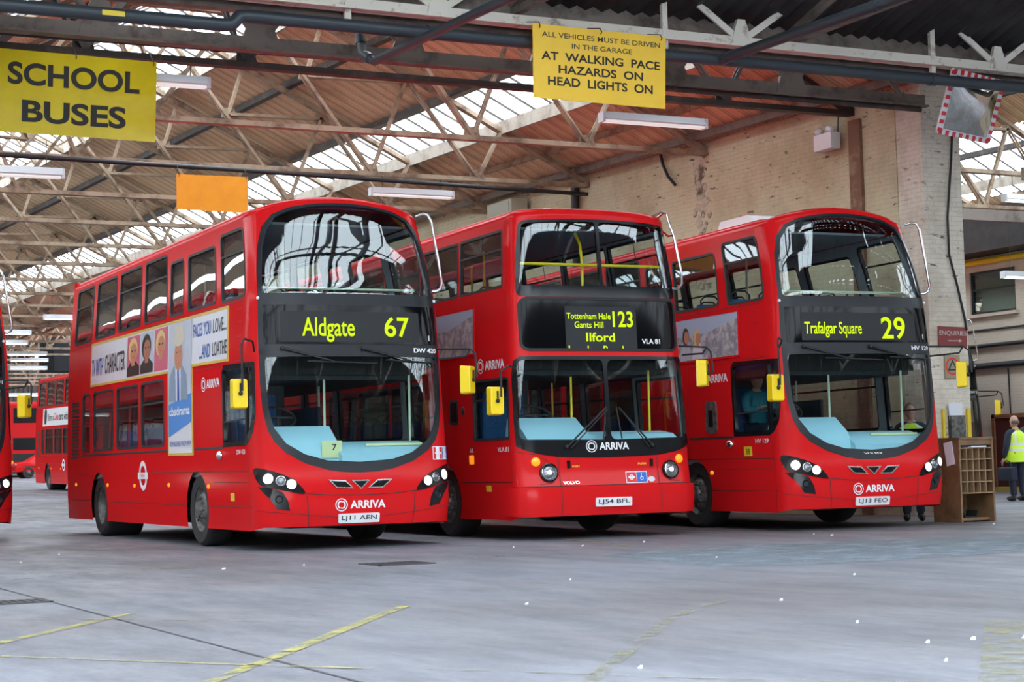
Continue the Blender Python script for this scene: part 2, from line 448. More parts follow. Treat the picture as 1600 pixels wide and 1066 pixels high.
def rear_wall(sk, v0, v1):
    m = MB(); zs = list(np.linspace(v0, v1, 12)); W = [sk.P(sk.send, z).x for z in zs]
    poly = [(w, z) for w, z in zip(W, zs)]+[(-w, z) for w, z in zip(W[::-1], zs[::-1])]
    m.prism(poly, lambda a, b, t: (a, sk.L+t, b), -.03, .02); return m.mesh('rear')
def side_poly(sk, lo, wheels, v1, sgn):
    """outline bottom edge along one side with wheel arches, from the front to the rear"""
    pts = []
    for (c, cv, r) in wheels:
        a0 = math.asin(max(-1, min(1, (lo-cv)/r))) if abs(lo-cv) < r else 0
        a0 = math.pi-a0 if False else a0
        pts += [(sgn*(c-r*math.cos(t)), cv+r*math.sin(t)) for t in np.linspace(a0, math.pi-a0, 20)]
    return pts
def tfl_sticker(sk, parent, s0, v0, w, h):
    b = panel(sk, 'sticker', parent, M_WHITE, rr(s0-.01, s0+w+.01, v0-.01, v0+h+.01, .005, 1), off=.004, label='red and blue sticker with roundel and wheelchair symbol')
    V, F = multi(rr(s0, s0+w*.49, v0, v0+h, .004, 1)); on_skin(sk, 'red_field', b, M_STRED, V, F, .006)
    V, F = multi(rr(s0+w*.51, s0+w, v0, v0+h, .004, 1)); on_skin(sk, 'blue_field', b, M_BLUE, V, F, .006)
    cx, cy = s0+w*.245, v0+h/2; r = h*.26
    art(sk, 'roundel', b, [(M_WHITE, (circ(cx, cy, r), [circ(cx, cy, r*.66)]), .008), (M_WHITE, rr(cx-r*1.45, cx+r*1.45, cy-r*.27, cy+r*.27, .002, 1), .010)])
    cx = s0+w*.755; q = h*.14
    V, F = multi((circ(cx-.1*q, cy-q*.9, q*1.25), [circ(cx-.1*q, cy-q*.9, q*.95)]), circ(cx-.2*q, cy+q*2.1, q*.45), rr(cx-.45*q, cx, cy-.3*q, cy+1.6*q, .001, 1), rr(cx-.2*q, cx+q*.9, cy-.3*q, cy+.1*q, .001, 1), rr(cx+.8*q, cx+1.2*q, cy-1.7*q, cy+.1*q, .001, 1))
    on_skin(sk, 'wheelchair_symbol', b, M_WHITE, V, F, .009)
def number_plate(sk, parent, txt, s0, s1, v0, v1):
    p = panel(sk, 'number_plate', parent, M_PLATE, rr(s0, s1, v0, v1, .012, 2), off=.022, thick=.02)
    w = s1-s0; writing(sk, txt, p, M_TEXTB, s0+w*.07, s1-w*.07, v0+.018, v1-.02, .012, .024)
    return p
def arriva(sk, parent, s0, v0, h, w, off=.006, mat=None):
    """ring mark and the operator's name"""
    mat = mat or M_WHITE; r = h*.82
    V, F = swirl(s0+r, v0+h*.5, r); e = on_skin(sk, 'emblem', parent, mat, V, F, off)
    writing(sk, 'ARRIVA', parent, mat, s0+2*r+h*.35, s0+w, v0, v0+h, .028, off)
GEM = Skin(L=10.15, W=[(.2, 1.27), (.6, 1.29), (1.3, 1.29), (2.4, 1.27), (3.1, 1.235), (3.9, 1.165), (4.2, 1.14)],
           Y0=[(.2, .06), (.45, 0), (.75, .0), (1.0, .04), (1.6, .09), (2.4, .15), (3.1, .2), (3.6, .34), (4.05, .52), (4.3, .62)], n=3.6, D=.5)
def sym(half):
    """half outline from the bottom centre up the right hand side to the top centre"""
    return half+[(-x, v) for x, v in half[::-1] if x > 1e-4]
def strip(pts, w):
    """thin band along a polyline, as polygons"""
    out = []; P = []
    for a, b in zip(pts, pts[1:]):
        a, b = Vector(a), Vector(b); n = max(1, int((b-a).length/.09)) if abs(a.x) < 1.7 else max(1, int((b-a).length/.6)); P += [a+(b-a)*i/n for i in range(n)]
    P.append(Vector(pts[-1]))
    for a, b in zip(P, P[1:]):
        a, b = Vector(a), Vector(b); d = (b-a).normalized()*w/2; q = Vector((-d.y, d.x)); out.append([tuple(a-q-d*.3), tuple(b-q+d*.3), tuple(b+q+d*.3), tuple(a+q-d*.3)])
    return multi(*out)
FINE_X = sorted(set([round(x, 3) for x in list(np.arange(-1.75, 1.76, .07))+list(np.arange(1.9, 11.3, .45))+list(-np.arange(1.9, 11.3, .45))]))
FINE_Y = [round(v, 3) for v in np.arange(.3, 4.1, .1)]
UP_WIN = [(-10.88, -9.63, 3.12, 4.10, 1), (-9.41, -8.06, 3.12, 4.10, 1), (-7.87, -6.52, 3.12, 4.09, 1), (-6.32, -5.09, 3.12, 4.07, 1), (-4.91, -4.22, 3.11, 3.90, 0), (-4.02, -2.70, 3.11, 3.90, 0), (-2.48, -1.48, 3.09, 4.00, 1)]
LO_WIN = [(-10.14, -9.60, 1.33, 2.28, 0), (-9.40, -8.06, 1.33, 2.28, 1), (-7.87, -6.55, 1.33, 2.28, 1), (-6.42, -5.16, 1.33, 2.28, 1)]
def clampv(W, top=4.05): return [(a, b, c, min(d, top), e) for a, b, c, d, e in W]
UP_WIN = clampv(UP_WIN)
CAB_WIN = [(-2.44, 1.27), (-1.52, 1.27), (-1.40, 1.32), (-1.31, 1.45), (-1.27, 1.65), (-1.27, 2.28), (-2.36, 2.30), (-2.44, 2.22)]
ARCH = [(-9.03, .48, .52), (-3.65, .48, .50)]
SURR = [(0, .915), (.22, .925), (.42, .955), (.70, 1.04), (.93, 1.17), (1.05, 1.30), (1.12, 1.45), (1.165, 1.7), (1.18, 2.0), (1.18, 2.36), (1.175, 2.7), (1.16, 3.08), (1.14, 3.4), (1.105, 3.68), (1.03, 3.92), (.90, 4.035), (.69, 4.075), (.35, 4.08), (0, 4.08)]
LOWGL = [(0, 1.045), (.42, 1.07), (.70, 1.15), (.92, 1.285), (1.05, 1.47), (1.105, 1.7), (1.12, 2.0), (1.125, 2.30), (1.10, 2.33), (.5, 2.335), (0, 2.335)]
UPGL = [(0, 3.11), (.6, 3.11), (1.09, 3.11), (1.115, 3.14), (1.10, 3.4), (1.065, 3.66), (.99, 3.88), (.87, 3.995), (.68, 4.035), (.35, 4.045), (0, 4.045)]
def window(sk, root, q, side, bar, mat=M_SG, r=.09, pfx='side_window', sub=0):
    a, b, c, d = q
    if side > 0: a, b = -b, -a
    o = rr(a, b, c, d, r)
    fr = panel(sk, pfx, root, M_RUBBER, o, [inset(o, .035)], off=.006, thick=.05, step=.25)
    panel(sk, 'pane', fr, mat, inset(o, .03), off=-.012, step=.5)
    if bar:
        v = c+(d-c)*.66; V, F = multi(rr(a+.02, b-.02, v-.014, v+.014, .004, 1)); on_skin(sk, 'hopper_bar', fr, M_RUBBER, V, F, .004)
        for k in range(sub):
            x = a+(b-a)*(k+1)/(sub+1); V, F = multi(rr(x-.012, x+.012, v, d-.03, .003, 1)); on_skin(sk, 'hopper_bar', fr, M_RUBBER, V, F, .004)
    return fr
def bottom_path(arches, send, lo_front, lo_side):
    lo = lambda s: lo_front if abs(s) < 1.3 else lo_side
    pts = [(-send, lo_side)]
    allc = sorted([(c, cv, r) for c, cv, r in arches]+[(-c, cv, r) for c, cv, r in arches])
    done = False
    for c, cv, r in allc:
        if c > 0 and not done:
            pts += [(-1.45, lo_side), (-1.2, lo_front), (1.2, lo_front), (1.45, lo_side)]; done = True
        a0 = math.asin((lo_side-cv)/r); pts += [(c+r*math.cos(t), cv+r*math.sin(t)) for t in np.linspace(math.pi-a0, a0, 24)]
    return pts+[(send, lo_side)]
def hoses(root, pts_list, mat=M_RAILG, r=.016, name='handrail'):
    for p in pts_list:
        m = MB(); m.smooth = True; m.tube(p, r, 8); m.build(name, mat, root)
def art(sk, name, par, layers):
    """one printed picture: flat layers [(material, polygon, lift)] in a single mesh"""
    me = bpy.data.meshes.new(name); V, F, MI, ms = [], [], [], []
    for mat, poly, off in layers:
        if mat not in ms: ms.append(mat)
        v, f = multi(poly); k = len(V); V += [sk.O(a, b, off) for a, b in v]; F += [tuple(i+k for i in t) for t in f]; MI += [ms.index(mat)]*len(f)
    me.from_pydata(V, [], F)
    for m in ms: me.materials.append(m)
    me.polygons.foreach_set('material_index', MI); me.update(); return obj(name, me, None, par)
def portrait(sk, par, a, b, c, d, bgc, skin, hair, suit):
    """simple printed portrait of an unknown face"""
    w, h = b-a, d-c; cx = (a+b)/2; fy = c+h*.60
    art(sk, 'portrait', par, [(bgc, rr(a, b, c, d, .004, 1), .0105),
        (suit, [(a+.01, c+.01), (b-.01, c+.01), (b-.01, c+h*.22), (cx+w*.2, c+h*.36), (cx-w*.2, c+h*.36), (a+.01, c+h*.22)], .012),
        (hair, circ(cx-w*.03, fy+h*.05, w*.36, 20, h*.31), .0128), (skin, rr(cx-w*.13, cx+w*.13, c+h*.26, fy, .01, 1), .0132),
        (skin, circ(cx+w*.02, fy-h*.02, w*.27, 20, h*.24), .0138), (M_PH2, circ(cx-w*.09, fy+h*.03, w*.06, 8, h*.026), .0144), (M_PH2, circ(cx+w*.13, fy+h*.03, w*.06, 8, h*.026), .0144),
        (M_STRED, circ(cx+w*.02, fy-h*.13, w*.09, 8, h*.014), .0144)])
M_PS1 = principled('print_skin_warm', (.46, .19, .10, 1), .5); M_PS2 = principled('print_skin_dark', (.33, .13, .07, 1), .5)
M_PH1 = principled('print_hair_blond', (.62, .45, .18, 1), .5); M_PH2 = principled('print_hair_dark', (.02, .014, .012, 1), .5)
M_PPINK = principled('print_pink', (.52, .10, .16, 1), .5); M_PGREY = principled('print_grey', (.42, .45, .52, 1), .5); M_PCITY = principled('print_city', (.20, .19, .22, 1), .6, vary=(9, (.45, .42, .42, 1), .42, .6)); M_PSKY = principled('print_sky', (.34, .40, .52, 1), .5)
M_PSUIT = principled('print_suit', (.20, .27, .36, 1), .5); M_PHAT = principled('print_hat', (.52, .47, .38, 1), .5); M_PBLUE = principled('print_strap_blue', (.06, .22, .55, 1), .5)
def ad_panel(sk, root):
    """L shaped framed advertisement on the offside"""
    L = [(-9.57, 2.37), (-4.94, 2.34), (-4.94, 1.20), (-3.75, 1.19), (-3.75, 2.36), (-2.15, 2.34), (-2.15, 3.04), (-9.57, 3.07)]
    fr = panel(sk, 'advertisement', root, M_GOLD, L, [inset(L, .035)], off=.012, thick=.012, step=.4, label='gold edged poster frame')
    panel(sk, 'poster', fr, M_OFFW, inset(L, .035), off=.008, step=.6)
    writing(sk, 'TV WITH', fr, M_TEXTBLUE, -9.50, -8.74, 2.53, 2.80, .012, .0115); writing(sk, 'CHARACTER', fr, M_TEXTB, -8.62, -7.36, 2.53, 2.83, .012, .0115)
    writing(sk, 'FACES YOU', fr, M_TEXTBLUE, -3.70, -2.90, 2.74, 2.92, .012, .0115); writing(sk, 'LOVE...', fr, M_TEXTB, -2.80, -2.22, 2.74, 2.92, .012, .0115)
    writing(sk, '...AND', fr, M_TEXTBLUE, -3.40, -2.92, 2.44, 2.62, .012, .0115); writing(sk, 'LOATHE', fr, M_TEXTB, -2.82, -2.20, 2.44, 2.62, .012, .0115)
    portrait(sk, fr, -7.22, -6.48, 2.40, 3.00, M_PPINK, M_PS1, M_PH1, M_PH2)
    portrait(sk, fr, -6.44, -5.72, 2.40, 3.00, M_PGREY, M_PS2, M_PH2, M_PH2)
    portrait(sk, fr, -5.66, -4.96, 2.40, 3.00, M_PPINK, M_PS1, M_PH1, M_PPINK)
    art(sk, 'portrait', fr, [(M_PGREY, rr(-4.90, -3.79, 1.90, 3.02, .004, 1), .0105),
        (M_PSUIT, [(-4.88, 1.94), (-3.95, 1.94), (-4.0, 2.28), (-4.22, 2.42), (-4.62, 2.42), (-4.84, 2.28)], .0113),
        (M_OFFW, [(-4.52, 1.94), (-4.30, 1.94), (-4.28, 2.42), (-4.55, 2.42)], .0118), (M_TEXTBLUE, [(-4.46, 1.94), (-4.35, 1.94), (-4.37, 2.36), (-4.45, 2.36)], .0124),
        (M_PS1, circ(-4.40, 2.56, .20, 20, .21), .0122), (M_PHAT, catmull([(-4.80, 2.84), (-4.55, 2.70), (-4.25, 2.70), (-3.97, 2.86), (-4.16, 2.82), (-4.20, 2.99), (-4.40, 2.95), (-4.60, 2.99), (-4.62, 2.80)], 4), .013),
        (M_PH2, circ(-4.48, 2.60, .025, 8, .014), .0136), (M_PH2, circ(-4.32, 2.60, .025, 8, .014), .0136), (M_PPINK, circ(-4.40, 2.45, .06, 8, .014), .0136)])
    V, F = multi([(-4.90, 1.45), (-3.79, 1.64), (-3.79, 2.02), (-4.90, 1.90)]); st = on_skin(sk, 'print_strap', fr, M_PBLUE, V, F, .0112)
    writing(sk, 'cbsdrama', fr, M_WHITE, -4.86, -3.86, 1.74, 1.86, .02, .013); writing(sk, 'REIMAGINED FROM 9PM', fr, M_TEXTBLUE, -4.84, -3.84, 1.32, 1.39, .0, .0115)
    for x in (-8.05, -7.26, -3.77): V, F = strip([(x, 2.38), (x, 3.03)], .012); on_skin(sk, 'poster_joint', fr, M_PGREY, V, F, .0118)
def city_ad(sk, root, s0, s1, v0, v1, people):
    fr = panel(sk, 'advertisement', root, M_RED, rr(s0, s1, v0, v1, .01, 1), [rr(s0+.03, s1-.03, v0+.03, v1-.03, .01, 1)], off=.01, thick=.01, step=.4)
    hgt = v1-v0
    V, F = multi(rr(s0+.03, s1-.03, v0+.03, v1-.03, .01, 1)); on_skin(sk, 'poster', fr, M_PSKY, V, F, .006)
    V, F = multi([(s0+.03, v0+.03), (s1-.03, v0+.03), (s1-.03, v0+hgt*.82), (s1-.45, v0+hgt*.72), (s1-.9, v0+hgt*.6), (s0+.03, v0+hgt*.5)]); on_skin(sk, 'print_city', fr, M_PCITY, V, F, .008)
    if people:
        for i, (x, m, hh, sk_) in enumerate(((s1-1.95, M_PPINK, M_PH2, M_PS2), (s1-1.52, M_PGREY, M_PH2, M_PS1), (s1-1.18, M_OFFW, M_PH1, M_PS1))):
            k = hgt*(.78-.08*i)
            art(sk, 'portrait', fr, [(m, [(x-.16, v0+.04), (x+.16, v0+.04), (x+.12, v0+k*.62), (x, v0+k*.72), (x-.12, v0+k*.62)], .010), (hh, circ(x, v0+k*.83, .095, 14, .13), .011), (sk_, circ(x+.025, v0+k*.80, .07, 14, .095), .012)])
def roundel(sk, root, c, v, h):
    r_ = art(sk, 'roundel', root, [(M_WHITE, (circ(c, v, h, 36), [circ(c, v, h*.66, 36)]), .007), (M_WHITE, rr(c-h*1.27, c+h*1.27, v-h*.22, v+h*.22, .004, 1), .010)])
    writing(sk, 'BUSES', r_, M_STRED, c-h*.5, c+h*.5, v-h*.10, v+h*.10, .0, .013)
def interior(root, y0, y1, zu, ceil, up_rows, lo_rows):
    MB().box(-1.14, 1.14, y0+.2, y1, zu-.1, zu).build('upper_floor', M_FLOORIN, root)
    MB().box(-1.17, 1.17, y0+.1, y1, .88, .95).build('lower_floor', M_FLOORIN, root)
    MB().box(-1.02, 1.02, y0+.45, y1-.15, ceil, ceil+.03).build('ceiling_lining', M_LINING, root)
    MB().box(-1.10, 1.10, y0+.02, y0+.10, zu-.05, zu+.80).build('display_backing', M_UNDER, root)
    MB().box(-1.0, 1.0, y1-.5, y1-.44, .95, ceil).build('rear_partition', M_LINING, root)
    seats(root, up_rows, zu); seats(root, lo_rows, .62)
def wipers(sk, root, L):
    for a, b, c, d in L:   # pivot, elbow, blade ends (x, v)
        m = MB(); m.smooth = True
        P = lambda q, o: sk.O(sk.s_at(q[0], q[1]), q[1], o)
        m.ball(P(a, .03), .028, 8, 6); m.tube([P(a, .04), P(b, .05)], [.016, .009], 6)
        w = m.build('wiper_arm', M_RUBBER, root)
        k = MB(); k.tube([P(c, .025), P(((c[0]+d[0])/2, (c[1]+d[1])/2), .028), P(d, .025)], .009, 6); k.build('wiper_blade', M_RUBBER, w)

def gemini(label, loc, rotz, fleet=None, route=None, dest=None, reg=None, full=True, ad=None, lamp_on=True, group=None, detail=True):
    sk = GEM; root = thing('double_decker_bus', label, 'bus', loc, rotz, group)
    wins = [(q[:4], s, q[4]) for q in UP_WIN+LO_WIN for s in (-1, 1)]+[((-4.98, -2.62, 1.33, 2.28), 1, 1)]
    def body():
        holes = [sk.front(sym(SURR)), CAB_WIN, [(-x, v) for x, v in CAB_WIN[::-1]]]
        for (a, b, c, d), s, _ in wins: holes.append(rr(a, b, c, d, .09) if s < 0 else rr(-b, -a, c, d, .09))
        out = bottom_path(ARCH, sk.send, .285, .245)+[(sk.send, 4.10), (-sk.send, 4.10)]
        return out, holes
    if ('gem', 'body') not in MESH:
        out, holes = body(); MESH[('gem', 'body')] = skin_mesh(sk, out, holes, 0, 0, (FINE_X, FINE_Y), .09)
        lin = [(-sk.send+.1, .9), (sk.send-.1, .9), (sk.send-.1, 4.06), (-sk.send+.1, 4.06)]
        MESH[('gem', 'lining')] = skin_mesh(sk, lin, holes, -.055, 0, (FINE_X[::2], FINE_Y[::2]), .12)
    b = obj('body', MESH[('gem', 'body')], M_RED, root)
    obj('lining', MESH[('gem', 'lining')], M_LINING, root)
    obj('roof', cached(('gem', 'roof'), lambda: shell_roof(sk, 4.10)), M_RED, root)
    obj('rear_panel', cached(('gem', 'rear'), lambda: rear_wall(sk, .245, 4.22)), M_RED, root)
    m = MB(); m.box(-.82, .82, .35, 9.9, .26, .88); m.box(-1.15, 1.15, 3.2, 7.4, .30, .86); m.box(-1.15, 1.15, .5, 2.0, .30, .86); m.box(-1.15, 1.15, 8.7, 10.0, .30, .86)
    for x0, x1 in ((-1.2, -.8), (.8, 1.2)): m.box(x0, x1, 1.95, 8.7, .99, 1.02)
    obj('chassis', cached('gemchas', lambda: m.mesh('chassis')), M_UNDER, root)
    for y, dish, wd in ((2.61, False, .3), (8.02, True, .56)):
        for s in (-1, 1): wheel(root, s*1.22, y, .48, wd, s, dish)
    # black front surround with its panes
    o = sk.front(sym(SURR)); g1 = sk.front(sym(LOWGL)); g2 = sk.front(sym(UPGL))
    fx = [x for x in FINE_X if abs(x) < 1.5]
    panel(sk, 'front_surround', root, M_DGREY, o, [g1, g2], off=.004, thick=.04, fine=(fx, FINE_Y), step=.09, key='surround')
    w1 = panel(sk, 'windscreen', root, M_WS, g1, off=-.012, fine=(fx, FINE_Y), step=.09, key='ws'); panel(sk, 'upper_windscreen', root, M_WS, g2, off=-.012, fine=(fx, FINE_Y), step=.09, key='uws')
    for (q, s, bar) in wins: window(sk, root, q, s, bar)
    for s in (-1, 1):
        cw = CAB_WIN if s < 0 else [(-x, v) for x, v in CAB_WIN[::-1]]
        k = panel(sk, 'cab_window', root, M_BLACK, cw, [[(s*abs(x), v) for x, v in (rr(-2.39, -1.52, 1.33, 2.23, .05) if s < 0 else rr(1.52, 2.39, 1.33, 2.23, .05))], [(s*abs(x), v) for x, v in ([(-1.46, 1.40), (-1.36, 1.50), (-1.31, 1.70), (-1.31, 2.22), (-1.46, 2.22)] if s < 0 else [(1.46, 1.40), (1.46, 2.22), (1.31, 2.22), (1.31, 1.70), (1.36, 1.50)])]], off=.005, thick=.05, step=.2)
        panel(sk, 'pane', k, M_SG, [(s*abs(x), v) for x, v in (rr(-2.40, -1.51, 1.32, 2.24, .05) if s < 0 else rr(1.51, 2.40, 1.32, 2.24, .05))], off=-.01, step=.5)
        panel(sk, 'quarter_pane', k, M_SG, [(s*abs(x), v) for x, v in ([(-1.47, 1.39), (-1.35, 1.50), (-1.30, 1.70), (-1.30, 2.23), (-1.47, 2.23)] if s < 0 else [(1.47, 1.39), (1.47, 2.23), (1.30, 2.23), (1.30, 1.70), (1.35, 1.50)])], off=-.01, step=.1)
        if detail: V, F = strip([(s*2.39, 1.58), (s*1.53, 1.60)], .02); on_skin(sk, 'sliding_bar', k, M_RUBBER, V, F, .0)
    # destination display
    X = lambda x, v: sk.s_at(x, v)
    d = panel(sk, 'destination_display', root, M_DISP, [(X(x, v), v) for x, v in rr(-1.12, 1.12, 2.485, 2.965, .02, 2)], off=.012, thick=.01, fine=(fx, FINE_Y), step=.12, key='disp')
    panel(sk, 'display_blind', d, M_BLIND, [(X(x, v), v) for x, v in rr(-.93, .875, 2.51, 2.885, .01, 1)], off=.016, step=.06, key='blind')
    for x in (-1.155, 1.155):
        m = MB(); m.smooth = True; m.ball(sk.O(X(x, 3.05), 3.05, .012), .022, 8, 6); m.build('marker_lamp', M_WHITE, root)
    if dest:
        D1, D2 = route
        writing(sk, dest, d, M_LED, *D1, .012, .02, name='destination_lettering'); writing(sk, D2[0], d, M_LED, *D2[1:], .014, .02, name='route_number')
    if fleet: writing(sk, fleet, root, M_WHITE, X(.79, 2.42), X(1.13, 2.42), 2.385, 2.445, .03, .008, name='fleet_number')
    if detail:
        ii = strip([(X(.99, 2.58)+.03, 2.54), (X(.99, 2.58)+.03, 2.60)], .02); on_skin(sk, 'sensor', d, M_OFFW, *ii, .016)
        wipers(sk, root, [((-.92, 2.43), (-.30, 2.27), (-.62, 2.275), (.28, 2.245)), ((.10, 2.43), (.72, 2.28), (.40, 2.29), (1.08, 2.26))])
    # headlamp clusters
    for s in (-1, 1):
        HL = catmull([(-1.262, .985), (-1.15, .975), (-.95, .90), (-.82, .815), (-.725, .685), (-.93, .715), (-1.10, .755), (-1.225, .80)], 4)
        HL = [(X(x*-s, v), v) for x, v in HL]
        if sum(HL[i-1][0]*HL[i][1]-HL[i][0]*HL[i-1][1] for i in range(len(HL))) < 0: HL = HL[::-1]
        h = panel(sk, 'headlamp', root, M_BLACK, HL, off=.012, thick=.012, step=.05, key=('hl', s))
        for i, (x, v, r) in enumerate(((1.14, .865, .058), (1.005, .835, .050), (.885, .795, .055))):
            c = sk.O(X(s*x, v), v, .012); nn = sk.Nn(X(s*x, v), v)
            m = MB(); m.smooth = True; m.ball((0, 0, 0), (r, r, r*.35), 16, 8); lm = m.build('lamp', M_LAMP if (i != 1 and lamp_on) else M_LAMP2, h)
            lm.rotation_mode = 'QUATERNION'; lm.rotation_quaternion = nn.to_track_quat('Z', 'Y'); lm.location = c
            m = MB(); m.smooth = True; m.lathe([(r*1.0, .0), (r*1.1, .012), (r*1.22, .01), (r*1.25, 0)], axis='z', n=20); rg = m.build('lamp_bezel', M_CHROME if i == 1 else M_DGREY, h); rg.rotation_mode = 'QUATERNION'; rg.rotation_quaternion = lm.rotation_quaternion; rg.location = c
        FG = [(-1.245, .775), (-1.12, .755), (-1.02, .72), (-.985, .70), (-.93, .60), (-.905, .48), (-1.055, .505), (-1.13, .63)]
        FG = [(X(x*-s, v), v) for x, v in FG]
        if sum(FG[i-1][0]*FG[i][1]-FG[i][0]*FG[i-1][1] for i in range(len(FG))) < 0: FG = FG[::-1]
        f = panel(sk, 'fog_lamp_recess', root, M_BLACK, FG, off=.006, thick=.008, step=.05, key=('fg', s))
        m = MB(); m.smooth = True; c = sk.O(X(s*1.03, .62), .62, .008); m.lathe([(.05, 0), (.045, .008), (.035, -.004), (.001, -.004)], axis='z', n=18); q = m.build('fog_lamp', M_DGREY, f); q.rotation_mode = 'QUATERNION'; q.rotation_quaternion = sk.Nn(X(s*1.03, .62), .62).to_track_quat('Z', 'Y'); q.location = c
    # chevron grille
    for poly in ([(-.43, .835), (-.21, .825), (-.11, .725), (-.33, .735)], [(-.14, .825), (.11, .825), (-.015, .715)], [(.20, .825), (.40, .83), (.27, .725), (.07, .725)]):
        P2 = [(X(x, v), v) for x, v in poly]
        if sum(P2[i-1][0]*P2[i][1]-P2[i][0]*P2[i-1][1] for i in range(len(P2))) < 0: P2 = P2[::-1]
        g = panel(sk, 'grille_opening', root, M_BLACK, P2, off=.004, step=.3)
        panel(sk, 'chrome_edge', g, M_CHROME, P2, [inset(P2, .014)], off=.014, thick=.012, step=.3)
    # seams
    V, F = [], []
    def seam(pts, w=.010):
        a, b_ = strip([(X(x, v), v) for x, v in pts], w); k = len(V); V.extend(a); F.extend([tuple(i+k for i in t) for t in b_])
    seam([(-.76, .685), (-.4, .655), (0, .645), (.4, .655), (.76, .685)]); seam([(-.70, .66), (-.675, .29)]); seam([(.70, .66), (.675, .29)])
    seam([(-1.25, .49), (-1.0, .455), (-.7, .425), (-.3, .385), (.3, .385), (.7, .425), (1.0, .455), (1.25, .49)], .006)
    def sline(pts, w=.009):
        a, b_ = strip(pts, w); k = len(V); V.extend(a); F.extend([tuple(i+k for i in t) for t in b_])
    sline([(-10.4, .985), (-9.5, .98)]); sline([(-8.55, .98), (-1.46, .965)]); sline([(-11.1, .56), (-9.56, .56)]); sline([(-8.5, .55), (-4.16, .53)]); sline([(-3.14, .53), (-1.4, .53)])
    sline([(-10.2, 1.28), (-5.0, 1.27)], .03); sline([(-3.7, 1.265), (-2.44, 1.265)], .03)
    for x in (-6.6, -5.3, -4.75): sline([(x, .28), (x, .55)], .006)
    sline([(-11.15, 2.28), (-11.15, .9)], .006); sline([(-2.1, 2.32), (-1.47, 2.32)], .006); sline([(-1.46, .3), (-1.46, 1.2)], .006); sline([(-3.68, 1.27), (-3.68, 2.3), (-2.5, 2.3)], .006)
    sline([(-2.9, .83), (-1.5, .83)], .006); sline([(-11.1, 3.07), (-1.35, 3.06)], .008)
    on_skin(sk, 'panel_seam', root, M_RUBBER, V, F, .0045)
    # offside fittings
    m = MB()
    for i in range(17):
        v = 1.24+i*.056
        m.add([sk.O(s, v+a, o) for a, o in ((0, .004), (.036, .004), (.036, -.03), (0, -.03)) for s in (-10.92, -10.40)], [(0, 1, 3, 2), (2, 3, 5, 4), (4, 5, 7, 6), (6, 7, 1, 0), (0, 2, 4, 6), (1, 7, 5, 3)])
    m.build('louvre_slats', M_UNDER, root)
    for s_, v in ((-10.59, .81), (-8.45, .80), (-6.83, .79), (-4.99, .80), (-3.13, .78)):
        m = MB(); m.smooth = True; m.ball(sk.O(s_, v, .004), (.015, .05, .03), 10, 6); m.build('side_marker_lamp', M_AMBER, root)
    if detail:
        m = MB(); m.smooth = True; m.ball(sk.O(-2.55, 1.17, .01), (.05, .075, .06), 12, 8); m.build('side_repeater', M_CHROME, root)
        for v in (2.46, 2.62, 2.80, 2.96):
            V2, F2 = strip([(-1.80, v), (-1.36, v)], .012); on_skin(sk, 'step_recess', root, M_RED2, V2, F2, .006)
        arriva(sk, root, -3.33, 2.04, .115, .80)
    roundel(sk, root, -6.32, .935, .215)
    if fleet: writing(sk, fleet, root, M_WHITE, -1.88, -1.55, 1.17, 1.23, .01, .006, name='fleet_number')
    arriva(sk, root, X(-.35, .53), .485, .095, X(.30, .53)-X(-.35, .53), off=.006)
    if reg: number_plate(sk, root, reg, X(-.31, .4), X(.22, .4), .315, .425)
    # tree guard on the nearside corner
    m = MB(); m.smooth = True
    m.tube([(1.02, .54, 4.15), (1.08, .46, 4.175), (1.13, .42, 4.16), (1.17, .40, 4.07), (1.26, .40, 3.55), (1.30, .40, 3.30), (1.29, .42, 3.22), (1.25, .45, 3.19), (1.16, .50, 3.19)], .019, 10)
    m.build('tree_guard', M_CHROME, root)
    mirror(root, [(-1.24, .30, 2.40), (-1.34, .05, 2.50), (-1.50, -.12, 2.52), (-1.56, -.2, 2.46), (-1.57, -.25, 2.05), (-1.57, -.24, 1.90)], (-1.575, -.14, 1.87), R(-6))
    mirror(root, [(1.13, .25, 2.44), (1.44, -.10, 2.42), (1.47, -.18, 2.36), (1.46, -.24, 2.06)], (1.375, -.14, 2.03), R(42), plate=[(1.16, .27, 2.31), (1.40, -.06, 2.33), (1.44, -.10, 2.42)])
    if ad: ad(sk, root)
    if full:
        interior(root, .55, 10.0, 2.18, 4.05, [1.3, 2.15, 3.0, 3.85, 4.7, 5.55, 6.4, 7.25, 8.1, 8.95], [4.3, 5.2, 6.1, 7.0])
        # cab
        m = MB(); m.smooth = True
        m.prism([(.25, .95), (.25, 1.16), (.34, 1.30), (.62, 1.50), (.80, 1.50), (.86, 1.36), (.86, .95)], lambda u, w, t: (t, u, w), -1.10, -.18); m.build('dashboard', M_DASH, root)
        m = MB(); m.smooth = True; m.prism([(.14, .95), (.14, 1.12), (.30, 1.22), (.62, 1.30), (.72, 1.28), (.72, .95)], lambda u, w, t: (t, u, w), -.20, 1.02); m.build('front_shelf', M_DASH, root)
        m = MB(); m.smooth = True; c = Vector((-.72, 1.0, 1.62)); pts = [c+Vector((.23*math.cos(t), .23*math.sin(t)*math.cos(R(35)), .23*math.sin(t)*math.sin(R(35)))) for t in np.linspace(0, 2*math.pi, 25)]
        m.tube(pts, .017, 8, False); m.tube([c+Vector((-.2, 0, 0)), c+Vector((.2, 0, 0))], .015, 6); m.tube([c, c+Vector((0, -.1, -.25))], .03, 8); m.build('steering_wheel', M_RUBBER, root)
        MB().box(-1.05, -.35, 1.55, 2.0, 1.1, 1.25).box(-1.02, -.40, 1.95, 2.08, 1.2, 1.95).build('driver_seat', M_SEAT, root, bevel=.04)
